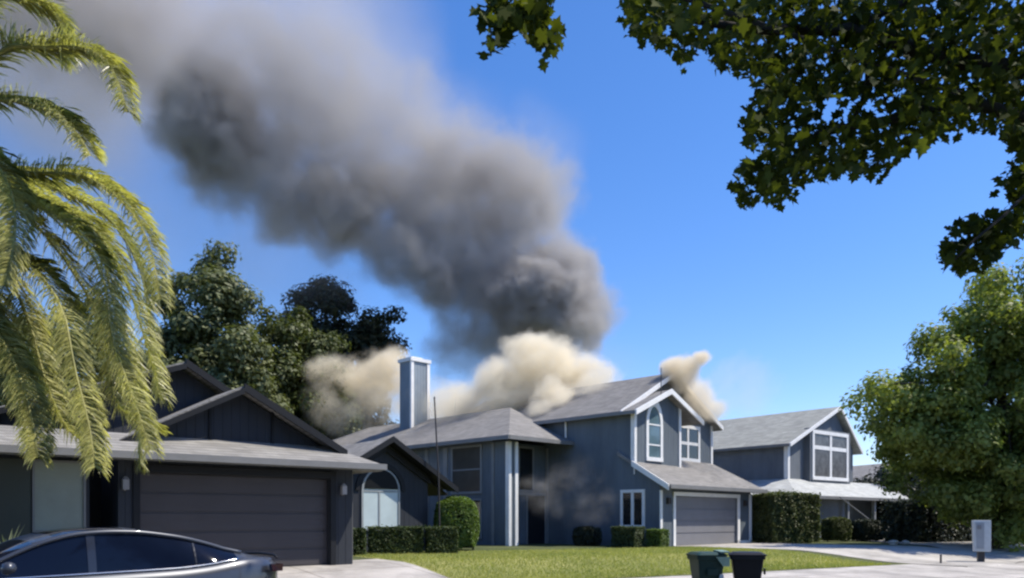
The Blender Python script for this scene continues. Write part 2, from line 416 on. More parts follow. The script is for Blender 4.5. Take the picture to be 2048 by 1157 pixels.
roof(H, [
 [(-4.06,4.6,4.6),(-4.06,24.4,4.6),(0,20.4,6.52),(0,8.6,6.52)],
 [(-4.06,4.6,4.6),(0,8.6,6.52),(-.01,4.6,4.6)],
 [(0,8.6,6.52),(0,20.4,6.52),(4,24.4,4.6),(4,14.3,4.6),(.8,8.6,6.13)],
 [(-4.06,24.4,4.6),(0,20.4,6.52),(4,24.4,4.6)]], M['roof_main'], name='wing_roof')
t = MB()   # white rakes and corner boards
def rake(m, p, q, h=.22, w=.07, drop=-.03): beam(m, p, q, w, h, drop)
rake(t, (-.40,.94,5.60), (2.2,.94,6.74)); rake(t, (2.2,.94,6.74), (4.79,.94,5.60))
rake(t, (-.35,1.74,5.64), (3.75,1.74,7.81), .2); rake(t, (3.75,1.74,7.81), (7.88,1.74,5.64), .2)
t.obox((-.03,1.24,3.0), X*.16, Y*.05, Z*2.65); t.obox((-.04,1.29,3.45), X*.04, Y*.14, Z*2.1)
t.obox((3.33,1.24,3.0), X*.15, Y*.05, Z*3.1)
t.obox((7.36,2.04,3.6), X*.15, Y*.05, Z*2.1)
beam(t, (-.13,-.52,2.5), (-.13,1.3,3.55), .05, .24, -.02, (-1,0,0))
t.obox((-.03,-.05,0), X*.15, Y*.05, Z*2.3); t.obox((.92,-.05,0), X*.16, Y*.05, Z*2.22); t.obox((6.2,-.05,0), X*.18, Y*.05, Z*2.22)
t.obox((7.3,-.05,0), X*.17, Y*.05, Z*2.3); t.obox((.92,-.06,2.1), X*5.46, Y*.06, Z*.16)
t.obox((6.2,-.05,0), X*1.27, Y*.04, Z*.14)
t.build('trim', M['white'], H)
t = MB()
beam(t, (-.12,-.55,2.5), (7.98,-.55,2.5), .06, .16, -.02)
t.obox((-.44,.95,5.47), X*.08, Y*13.3, Z*.14)
t.obox((-4.14,4.55,4.42), X*.09, Y*19.8, Z*.15); t.obox((-4.06,4.53,4.42), X*4.03, Y*.08, Z*.15)
t.build('gutter', M['gutter'], H)
# pier boards of the porch corner
t = MB()
t.obox((-3.5,5.15,0), X*.14, Y*.06, Z*4.4); t.obox((-3.14,5.14,0), X*.17, Y*.06, Z*4.4); t.obox((-3.52,5.16,0), X*.06, Y*.2, Z*4.4)
t.build('pier_trim', M['white'], H)
for yy, ww in ((6.08, .14), (9.15, .28), (10.55, .22)):
    t = MB(); t.obox((-3.52,yy,0), X*.06, Y*ww, Z*4.4); t.build('wing_board', M['grey_trim'], H)
t = MB()
t.obox((-.05,6.12,0), X*.05, Y*.14, Z*4.4)
t.obox((-1.95,6.24,2.2), X*1.95, Y*.06, Z*.14); t.obox((-.14,6.24,0), X*.12, Y*.06, Z*2.2); t.obox((-1.3,6.25,0), X*.08, Y*.05, Z*2.2)
t.build('wing_trim', M['grey_trim'], H)
d = MB(); d.box(-1.22, -.14, 6.22, 6.3, 0, 2.18); d.build('front_door', M['navy_trim'], H)
window(H, (-3.46,8.8,2.35), -Y, -X, 1.85, 1.95, (), (.5,), fr=.1, mf=M['grey_trim'], mp=mat('window_brown_blind', (.045,.042,.04), .3, .2, 2, spec=.5))
window(H, (-3.46,8.8,.35), -Y, -X, 1.85, 1.6, (), (), fr=.08, mf=M['grey_trim'])
window(H, (-1.75,6.3,2.45), X, -Y, .85, 1.85, (), (), fr=.09, mf=M['grey_trim'])
window(H, (0,1.84,.88), -Y, -X, .98, 1.35, (.5,), (), fr=.13, mw=.15)
window(H, (1.0,1.29,3.78), X, -Y, .88, 1.4, (), (.38,), arch=.78, fr=.17, mp=M['glass_pale'])
window(H, (4.0,2.09,4.0), X, -Y, 2.2, 1.4, (.6,), (.5,), fr=.16, mw=.14)
garage_door(H, 1.08, 6.2, 0, 2.1, .08, M['door_grey'])
b = MB(); b.box(6.75, 6.95, -.12, 0, 1.75, 2.0); b.build('lamp', M['metal_dark'], H)
b = MB(); b.box(.45, .65, -.12, 0, 1.75, 2.0); b.build('lamp', M['metal_dark'], H)
# chimney (part of the house)
c = MB(); c.box(-1.2, 0, 14.8, 15.8, 5.0, 9.5)
ch = c.build('chimney', siding('chimney_siding', (.23,.27,.31)), H)
c = MB()
for x_ in (-1.23, -.15): c.obox((x_,14.76,5.5), X*.18, Y*.04, Z*4.0)
c.obox((-1.24,14.78,5.5), X*.04, Y*.1, Z*4.0)
c.box(-1.28, .08, 14.72, 15.88, 9.5, 9.68)
c.box(-.95, -.25, 15.05, 15.6, 9.68, 9.8)
c.build('chimney_trim', M['white'], ch)
p = MB(); p.tube([(-.07,5.0,4.78),(-.07,5.0,5.5)], .045); p.build('downspout', M['white'], H)
p = MB(); p.tube([(1.55,1.0,6.3),(1.55,1.0,7.6)], .018); p.build('mast', M['metal_dark'], H)

# ------------------------------------------------------------------ left house
H = empty('house', OL, TL, 'low charcoal house with two dark gables and wide dark garage door behind the parked car', 'house')
w = MB()
wallx(w, -12, .6, 0, 2.4, 0, .2, [(-4.31, 0, -1, 2.1), (-5.25, -4.72, -1, 2.3)])
w.box(.4, .6, .2, 7.0, 0, 2.4)
w.box(-4.72, -4.52, .2, 1.6, 0, 2.4); w.box(-5.45, -5.25, .2, 1.6, 0, 2.4)
w.prism([(-4.5,.45,2.75), (.3,.45,2.75), (-2.1,.45,4.02)], (0, .15, 0))
w.prism([(-9.6,2.3,2.4), (.2,2.3,2.4), (.2,2.3,3.0), (-2.8,2.3,4.75)], (0, .15, 0))
w.prism([(3.1,6.25,0), (6.95,6.25,0), (6.95,6.25,2.6), (5.2,6.25,3.66), (3.1,6.25,2.4)], (0, .15, 0))
w.box(6.8, 6.95, 6.4, 14, 0, 2.5)
w.build('wall', M['navy'], H)
d = MB(); d.box(-5.25, -4.72, 1.5, 1.6, 0, 2.45); d.build('front_door', M['dark'], H)
garage_door(H, -4.31, 0, 0, 2.1, .14, M['door_dark'], 5)
roof(H, [[(-12.5,-.65,2.45),(1.07,-.65,2.45),(.2,.5,2.93),(-12.5,.5,2.93)],
         [(1.07,-.65,2.45),(1.07,7.2,2.45),(.2,7.2,2.93),(.2,.5,2.93)]], M['roof_left'])
roof(H, [[(-4.75,.05,2.72),(-2.1,.05,4.13),(-2.1,2.4,4.13),(-4.75,2.4,2.72)], [(.42,.05,2.78),(-2.1,.05,4.13),(-2.1,6,4.13),(.42,6,2.78)]], M['roof_left'], name='gable_roof', t=.05)
roof(H, [[(-9.9,1.9,2.2),(-2.8,1.9,4.88),(-2.8,12,4.88),(-9.9,12,2.2)], [(.44,1.9,3.0),(-2.8,1.9,4.88),(-2.8,12,4.88),(.44,12,3.0)]], M['roof_left'], name='rear_gable_roof', t=.05)
roof(H, [[(2.5,5.75,2.28),(5.2,5.75,3.9),(5.2,15,3.9),(2.5,15,2.28)], [(7.86,5.75,2.26),(5.2,5.75,3.9),(5.2,15,3.9),(7.86,15,2.26)]], M['roof_left'], name='bay_roof', t=.05)
t = MB()
rake(t, (-4.8,.04,2.72), (-2.1,.04,4.13), .13, .06, .05); rake(t, (-2.1,.04,4.15), (.46,.04,2.78), .18, .06)
rake(t, (-9.95,1.89,2.2), (-2.8,1.89,4.88), .13, .06, .05); rake(t, (-2.8,1.89,4.9), (.46,1.89,3.0), .18, .06)
t.obox((-4.44,-.04,0), X*.13, Y*.04, Z*2.25); t.obox((0,-.04,0), X*.14, Y*.04, Z*2.25); t.obox((-4.44,-.05,2.1), X*4.58, Y*.05, Z*.16)
t.build('trim', M['navy_trim'], H); t = MB()
rake(t, (2.45,5.74,2.27), (5.2,5.74,3.92), .2, .06); rake(t, (5.2,5.74,3.92), (7.9,5.74,2.24), .2, .06)
rake(t, (2.9,6.2,2.25), (5.2,6.2,3.64), .22, .05); rake(t, (5.2,6.2,3.64), (7.0,6.2,2.55), .22, .05)
K = 14   # arched board over the bay window
for i in range(K):
    a0 = math.pi*i/K; a1 = math.pi*(i+1)/K
    def P(a, r_): return Vector((5.02+math.cos(a)*r_, 6.2, 2.1+math.sin(a)*r_))
    t.prism([P(a0,.82), P(a1,.82), P(a1,.98), P(a0,.98)], (0,.05,0))
t.build('bay_trim', M['navy_trim'], H)
for bx, bh in ((-2.75, 1.0), (-1.3, .9)):
    t = MB(); t.obox((bx,.41,2.8), X*.06, Y*.04, Z*bh); t.build('gable_batten', M['navy_trim'], H)
t = MB(); t.prism([(5.2,5.78,3.83),(7.82,5.78,2.2),(7.82,5.78,2.14),(5.2,5.78,3.77)], (0,.47,0)); t.prism([(5.2,5.78,3.83),(2.55,5.78,2.2),(2.55,5.78,2.14),(5.2,5.78,3.77)], (0,.47,0)); t.build('soffit', M['navy_trim'], H)
t = MB(); t.prism([(7.0,6.3,2.55),(7.84,6.3,2.06),(7.84,6.3,2.0),(7.0,6.3,2.49)], (0,8,0)); t.build('side_soffit', M['navy_trim'], H)
t = MB(); beam(t, (-12.5,-.66,2.46), (1.07,-.66,2.46), .08, .14); t.obox((1.07,-.74,2.32), X*.08, Y*7.9, Z*.14)
t.build('gutter', M['gutter'], H)
t = MB(); t.tube([(.72,.3,0),(.72,.3,2.3)], .045); t.build('downspout', M['gutter'], H)
t = MB(); t.box(-7.6, -6.26, -.03, 0, .3, 2.26); t.build('wall_panel', M['stucco'], H)
window(H, (-6.2,0,.9), X, -Y, .84, 1.32, (), (), fr=.04, mf=M['gutter'], mp=M['curtain'])
window(H, (4.33,6.25,.8), X, -Y, 1.37, 1.28, (.45,), (), arch=.72, fr=.07, mf=mat('pale_window_frame', (.3,.32,.32), .5), mp=M['curtain_b'])
t = MB(); t.prism([Vector((5.02+math.cos(a)*.66, 6.19, 2.16+math.sin(a)*.66)) for a in [math.pi*i/12 for i in range(13)]], (0, .01, 0)); t.build('fanlight', mat('fanlight_glass', (.012,.013,.014), .5, .1, 1, spec=.1), H)
for lx in (-4.6, .32):
    b = MB(); b.box(lx-.06, lx+.06, -.14, -.02, 1.72, 1.92); b.tube([(lx,-.08,1.92),(lx,-.08,1.99)], [.08,.02]); b.tube([(lx,-.02,1.95),(lx,-.02,1.7)], .02); b.build('lamp', mat('lamp_glass', (.3,.29,.3), .3), H)

# ------------------------------------------------------------------ far house
H = empty('house', OF, TF, 'grey two-storey house with light roof and big white-framed bay window, beyond the smoking one', 'house')
w = MB()
w.box(0, .15, 0, 13, 0, 5.35)
w.prism([(.15,0,0),(7.4,0,0),(7.4,0,5.5),(5.2,0,7.6),(.15,0,5.35)], (0,.15,0))
w.box(7.25, 7.4, .15, 13, 0, 5.35)
w.box(1.75, 6.4, -.35, 0, 3.0, 6.35)
w.box(-3.0, -2.85, -2.0, 10, 0, 2.3); w.box(-2.85, 3.0, -2.0, -1.85, 0, 2.3)
w.build('wall', M['far_blue'], H)
roof(H, [[(-.35,-.35,5.33),(5.2,-.35,7.87),(5.2,13.3,7.87),(-.35,13.3,5.33)], [(7.8,-.35,5.3),(5.2,-.35,7.87),(5.2,13.3,7.87),(7.8,13.3,5.3)]], M['roof_far'])
roof(H, [[(-3.5,-2.6,2.35),(11.6,-2.6,2.35),(10.4,0,3.4),(0,0,3.4)], [(-3.5,-2.6,2.35),(0,0,3.4),(0,9,3.4),(-3.5,10,2.35)], [(11.6,-2.6,2.35),(11.6,6,2.35),(10.4,6,3.4),(10.4,0,3.4)]], shingles('pale_porch_shingles', (.44,.45,.44)), name='porch_roof')
t = MB(); rake(t, (-.4,-.36,5.31), (5.2,-.36,7.87), .2); rake(t, (5.2,-.36,7.87), (7.85,-.36,5.3), .2)
t.obox((-.04,-.05,3.2), X*.2, Y*.05, Z*2.2); t.obox((-.05,0,3.4), X*.05, Y*.2, Z*2.0)
t.build('trim', M['white'], H)
t = MB(); t.obox((-3.55,-2.66,2.2), X*15.2, Y*.07, Z*.16); t.obox((-.43,-.3,5.18), X*.08, Y*13.5, Z*.15); t.build('gutter', M['gutter'], H)
window(H, (2.15,-.35,3.6), X, -Y, 3.7, 2.45, (.5,), (.68,), fr=.2, depth=.07, mp=mat('window_grey_curtain', (.12,.12,.12), .3, .5, 3, spec=.4), mw=.22)
w = MB(); w.box(7.4, 10.6, .4, .55, 0, 3.2); w.build('porch_wall', M['far_blue'], H)
for x_ in (2.2, 5.3, 8.4, 11.0):
    p = MB(); p.box(x_-.09, x_+.09, -2.4, -2.22, 0, 2.3); p.build('porch_post', M['grey_trim'], H)
window(H, (-1.9,-2.0,.9), X, -Y, 1.2, 1.1, (.5,), (), fr=.09)
d = MB(); d.box(3.6, 4.6, -.06, 0, 0, 2.1); d.build('front_door', M['dark'], H)

LP0 = loc2w(OF, TF, 3.6, -4.4); LP1 = loc2w(OF, TF, .6, -2.75)
lp = empty('leaning_pole', (LP0.x, LP0.y, GZ), 0, 'thin pale pole leaning down from the porch eave before the low dark shrub', 'pole')
a0 = Vector((0,0,-.03)); a1 = Vector((LP1.x-LP0.x, LP1.y-LP0.y, 2.3)); p = MB(); p.tube([a0, a1], [.035,.03], 8); p.build('shaft', M['gutter'], lp)
p = MB(); p.tube([a1, a1+(a1-a0).normalized()*.06], [.042,.03], 8); p.build('cap', M['gutter'], lp)
# neighbour far right, glimpsed through foliage
H = empty('house', (33, 60, GZ), math.radians(20), 'beige house glimpsed past the far right tree', 'house')
w = MB(); w.box(-9, 9, 0, .2, 0, 3.2); w.box(-9, -8.8, .2, 9, 0, 3.2); w.prism([(-9,0,3.2),(9,0,3.2),(0,0,5.6)], (0,.2,0)); w.build('wall', mat('beige_stucco', (.36,.33,.28), .9, .1), H)
roof(H, [[(-9.6,-.5,3.0),(0,-.5,5.8),(0,10,5.8),(-9.6,10,3.0)],[(9.6,-.5,3.0),(0,-.5,5.8),(0,10,5.8),(9.6,10,3.0)]], M['roof_main'])
window(H, (-3,0,1), X, -Y, 1.8, 1.3, (.5,)); window(H, (3,0,1), X, -Y, 1.8, 1.3, (.5,))

# ------------------------------------------------------------------ foliage
def rand_unit(n):
    v = rng.normal(size=(n,3)); return v/np.linalg.norm(v, axis=1)[:,None]

def leaf_object(name, C, Nrm, size, m, parent=None, aspect=.6, shape=None, hang=None):
    """C: centres, Nrm: leaf normals, size: per leaf; one bent quad or a lobed outline each"""
    n = len(C); Nrm = Nrm/np.linalg.norm(Nrm, axis=1)[:,None]
    R = rand_unit(n) if hang is None else hang + .9*rand_unit(n)
    A = R - (R*Nrm).sum(1)[:,None]*Nrm; A /= np.linalg.norm(A, axis=1)[:,None]
    B = np.cross(Nrm, A); s = (np.ones(n)*size)[:,None]
    if shape is None:
        V = np.stack([C-A*s*.5, C+B*s*.5*aspect+Nrm*s*.08, C+A*s*.5, C-B*s*.5*aspect+Nrm*s*.08], 1); k = 4
    else:
        sh = np.array(shape); k = len(sh)
        V = C[:,None,:] + s[:,None,:]*(sh[None,:,0,None]*A[:,None,:] + sh[None,:,1,None]*B[:,None,:] + (.25*np.abs(sh[None,:,1,None])-.1*sh[None,:,0,None]**2)*Nrm[:,None,:])
    me = bpy.data.meshes.new(name); me.vertices.add(n*k); me.vertices.foreach_set('co', V.reshape(-1).astype(np.float32))
    me.loops.add(n*k); me.loops.foreach_set('vertex_index', np.arange(n*k, dtype=np.int32))
    me.polygons.add(n); me.polygons.foreach_set('loop_start', np.arange(0, n*k, k, dtype=np.int32))
    me.update(calc_edges=True); me.validate()
    return link_mesh(name, me, m, parent)

def clumps(env, ncl, per, r, seed=None, shell=.55, sq=(1,1,.75)):
    """env: list of (centre, radii) ellipsoids; clumps sit mostly near the envelope's surface"""
    Cs = []; Ns = []
    vol = np.array([e[1][0]*e[1][1]*e[1][2] for e in env])**.67; vol /= vol.sum()
    cc = []
    for (c, rad), q in zip(env, vol):
        k = max(3, int(ncl*q)); u = rand_unit(k); rr = rng.uniform(shell, 1.0, k)[:,None]
        cc.append(np.array(c) + u*rr*np.array(rad))
    cc = np.concatenate(cc); rc = r*rng.uniform(.6, 1.3, len(cc))
    for c, q in zip(cc, rc):
        k = max(6, int(per*(q/r)**2)); u = rand_unit(k)
        Cs.append(c + u*(rng.uniform(.35, 1.05, k)[:,None])*q*np.array(sq)); Ns.append(u + .6*rand_unit(k) + np.array((0,0,.5)))
    return np.concatenate(Cs), np.concatenate(Ns), cc

def tree(name, base, h, env, ncl, per, r, leaf, m, label, cat='tree', group=None, tr=.3, shell=.55):
    o = empty(name, base, 0, label, cat, group)
    C, Nn, cc = clumps(env, ncl, per, r, shell=shell)
    leaf_object('crown', C, Nn, leaf*rng.uniform(.6, 1.3, len(C)), m, o)
    t = MB(); top = Vector(env[0][0]) ; b0 = Vector((0,0,-.1)); mid = Vector((top.x*.3, top.y*.3, h*.42))
    t.tube([b0, Vector((top.x*.1,top.y*.1,h*.2)), mid, top], [tr*1.25, tr, tr*.75, tr*.25], 10)
    idx = rng.choice(len(cc), min(22, len(cc)), replace=False)
    for i in idx:
        e = Vector(cc[i]); s = mid.lerp(top, rng.random()*.7); q = s.lerp(e, .5)+Vector((0,0,.08*h*rng.random()))
        t.tube([s, q, e], [tr*.35, tr*.2, tr*.05], 6)
    t.build('trunk', M['bark'], o, smooth=True)
    return o

LM = {
 'oak': leafmat('oak_leaves', (.055,.07,.028), (.20,.22,.10), .25, scale=.35),
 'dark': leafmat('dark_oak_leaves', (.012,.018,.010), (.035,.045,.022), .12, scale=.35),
 'mid': leafmat('mid_green_leaves', (.035,.048,.014), (.12,.14,.042), .25, scale=.3),
 'sun': leafmat('yellow_green_leaves', (.065,.09,.022), (.32,.36,.09), .4, scale=.35),
 'hedge': leafmat('hedge_leaves', (.025,.04,.012), (.09,.12,.035), .2, scale=1.5),
 'bush': leafmat('bush_leaves', (.05,.085,.015), (.15,.22,.045), .3, scale=1.5),
}
def at(x, d): return (x-CX)/F*d
# tree behind the left house, grey-green oak
def ptree(name, pxc, d, pytop, halfw, m, label, ncl, per, r, leaf, env=None, group='trees behind the houses', **k):
    ncl = int(ncl*1.5); per = int(per*1.35); leaf *= 1.1
    Xc = at(pxc, d); h = (HY-pytop)/F*d + EYE - GZ; wd = halfw/F*d
    if env is None:
        env = [((0,0,h*.62),(wd,wd*.8,h*.36)), ((-wd*.45,-.5,h*.48),(wd*.6,wd*.6,h*.25)), ((wd*.45,.5,h*.5),(wd*.6,wd*.6,h*.25))]
    else:
        env = [((a*wd, b*wd, c*h), (p*wd, q*wd, s*h)) for a,b,c,p,q,s in env]
    return tree(name, (Xc, d, GZ), h, env, ncl, per, r, leaf, m, label, group=group, **k)
ptree('oak_tree', 415, 46, 480, 130, LM['oak'], 'grey-green oak tallest behind the charcoal house gables', 190, 200, 1.0, .27,
      env=[(-.1,0,.74,.62,.6,.25),(-.45,0,.5,.6,.6,.3),(.45,-.1,.56,.62,.6,.28),(0,.1,.3,1.0,.8,.3),(.45,0,.3,.75,.7,.25)])
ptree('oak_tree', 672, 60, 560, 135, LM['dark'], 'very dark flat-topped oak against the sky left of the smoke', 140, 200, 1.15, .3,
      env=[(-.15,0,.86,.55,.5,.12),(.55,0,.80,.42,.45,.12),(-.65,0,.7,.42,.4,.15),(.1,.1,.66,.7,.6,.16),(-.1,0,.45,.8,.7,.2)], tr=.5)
ptree('oak_tree', 580, 50, 600, 115, LM['mid'], 'lower rounded tree between the two oaks, above the charcoal roof', 150, 190, .95, .25)
ptree('oak_tree', 150, 42, 600, 190, LM['oak'], 'broad oak seen through the palm fronds', 150, 180, 1.05, .27)
ptree('oak_tree', -60, 34, 560, 130, LM['mid'], 'oak at the left edge behind the palm', 90, 180, .9, .25)
ptree('oak_tree', 330, 36, 740, 110, LM['mid'], 'dark tree just behind the charcoal gable peak', 70, 180, .8, .22)
ptree('oak_tree', 680, 60, 740, 140, LM['dark'], 'squat tree low behind the left end of the long roof', 70, 170, .95, .25)
# right side tree
ptree('street_tree', 1990, 33, 500, 295, LM['sun'], 'big yellow-green tree at right with crown hanging nearly to the ground', 300, 185, .78, .2,
      env=[(.1,0,.76,.5,.6,.21),(-.25,0,.6,.48,.5,.22),(-.52,0,.44,.44,.5,.19),(.35,-.1,.5,.7,.6,.3),(.1,.1,.3,.85,.8,.26),(.08,0,.16,.62,.6,.15),(-.48,0,.36,.42,.5,.13),(.5,0,.2,.6,.6,.15)], group=None, tr=.28, shell=.3)
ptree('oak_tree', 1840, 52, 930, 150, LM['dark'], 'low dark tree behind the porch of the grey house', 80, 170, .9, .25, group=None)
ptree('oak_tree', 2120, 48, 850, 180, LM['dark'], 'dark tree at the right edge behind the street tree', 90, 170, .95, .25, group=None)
for i, (a, b, c, lab) in enumerate(((1740, 95, 985, 'distant tree in the gap right of the grey house'), (1960, 100, 960, 'distant tree far behind the street tree'), (1300, 110, 985, 'distant tree hidden low behind the burning house'))):
    ptree('distant_tree', a, b, c, 60, LM['mid'], lab, 30, 120, 1.2, .4, group=None)

def hedge(name, c, size, rz, label, m, n, leaf=.07, cat='hedge', group=None, round_=0.0):
    o = empty(name, c, rz, label, cat, group); sx, sy, sz = size
    core = MB()
    u = rng.uniform(-1, 1, (n,3)); f = rng.integers(0, 5, n)
    ax = np.where(f < 2, 0, np.where(f < 4, 1, 2)); sg = np.where((f==0)|(f==2), -1, 1)
    for i in range(n): u[i, ax[i]] = sg[i]*rng.uniform(.82, 1.03)
    st = rng.random(n) < .05; u[st] *= rng.uniform(1.02, 1.16, (st.sum(),1))
    if round_:
        L_ = np.linalg.norm(u[:, :], axis=1); u = u*(1-round_) + round_*u/L_[:,None]*1.15
    nr = np.zeros((n,3)); nr[np.arange(n), ax] = sg
    wob = 1 + .03*np.sin(u[:, [0]]*5*sx+1)*np.cos(u[:, [1]]*4+u[:, [2]]*3)
    P = u*wob*np.array((sx/2, sy/2, sz/2)) + np.array((0,0,sz/2))
    P[:,2] = np.maximum(P[:,2], .02)
    leaf_object('foliage', P, nr+.9*rand_unit(n)+np.array((0,0,.4)), leaf*rng.uniform(.6,1.4,n), m, o)
    b = MB(); k = 5
    for i in range(max(2, int(sx/.6))):
        x_ = -sx*.4+sx*.8*i/max(1, int(sx/.6)-1)
        b.tube([(x_,0,-.05),(x_+.05,.02,sz*.4),(x_-.08,.05,sz*.8)], [.04,.03,.01], 6)
        for j in range(5):
            an = rng.random()*6.28; b.tube([(x_+.02,.01,sz*.3),(x_+math.cos(an)*sx*.12,math.sin(an)*sy*.35,sz*.75)], [.02,.006], 5)
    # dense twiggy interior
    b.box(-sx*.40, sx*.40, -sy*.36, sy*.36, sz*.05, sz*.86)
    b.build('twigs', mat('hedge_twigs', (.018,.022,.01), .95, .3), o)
    return o
hedge('hedge', (-3.72, 25.2, zt(-3.7,25.2)), (1.65, .8, .86), .2, 'long clipped box hedge under the arched window', LM['hedge'], 11000, group='clipped hedges by the charcoal house')
hedge('hedge', (-2.28, 25.4, zt(-2.3,25.4)), (.95, .85, .86), .2, 'squarish clipped hedge next to the round bush', LM['hedge'], 6000, group='clipped hedges by the charcoal house')
hedge('hedge', (-4.72, 24.2, zt(-4.7,24.2)), (.42, .6, .82), .2, 'narrow clipped hedge at the corner of the charcoal garage', LM['hedge'], 2500, group='clipped hedges by the charcoal house')
hedge('round_bush', (-2.02, 28.6, GZ), (1.5, 1.5, 1.85), 0, 'bright round bush behind the clipped hedges, by the slim pole', LM['bush'], 12000, .10, 'bush', round_=.7)
hedge('hedge', (4.6, 31.2, GZ), (1.15, .7, .82), TM+math.pi/2, 'low clipped hedge under the narrow double window', LM['hedge'], 5000)
hedge('hedge', (5.72, 31.0, GZ), (.7, .6, .72), TM+math.pi/2, 'small lighter hedge at the corner by the grey garage door', LM['bush'], 3000)
hedge('shrub', (3.15, 33.0, GZ), (1.2, .7, .8), TM+math.pi/2, 'loose dim shrub against the long blue-grey wall', LM['dark'], 2500, .1, 'shrub', round_=.6)
hedge('hedge', (12.95, 37.6, GZ), (2.7, 2.2, 2.35), .3, 'tall dark hedge between the two two-storey houses', LM['mid'], 26000, .11, round_=.25)
hedge('shrub', (16.3, 39.6, GZ), (1.3, 1.0, 1.2), .3, 'loose shrub beside the tall hedge in front of the porch', LM['mid'], 6000, .1, 'shrub', round_=.6)
hedge('shrub', (18.2, 40.4, GZ), (1.5, 1.2, 1.1), .3, 'low dark shrub before the porch posts', LM['dark'], 4500, .1, 'shrub', round_=.6)
hedge('shrub', (-8.1, 14.2, .4), (1.6, .8, .75), .6, 'low light-green shrub showing just over the car roof', LM['bush'], 5000, .07, 'shrub', round_=.4)
hedge('hedge', (24.5, 41.0, GZ), (12, 2.2, 2.0), .45, 'long dark hedge in the deep shade under the right tree', LM['dark'], 30000, .16)

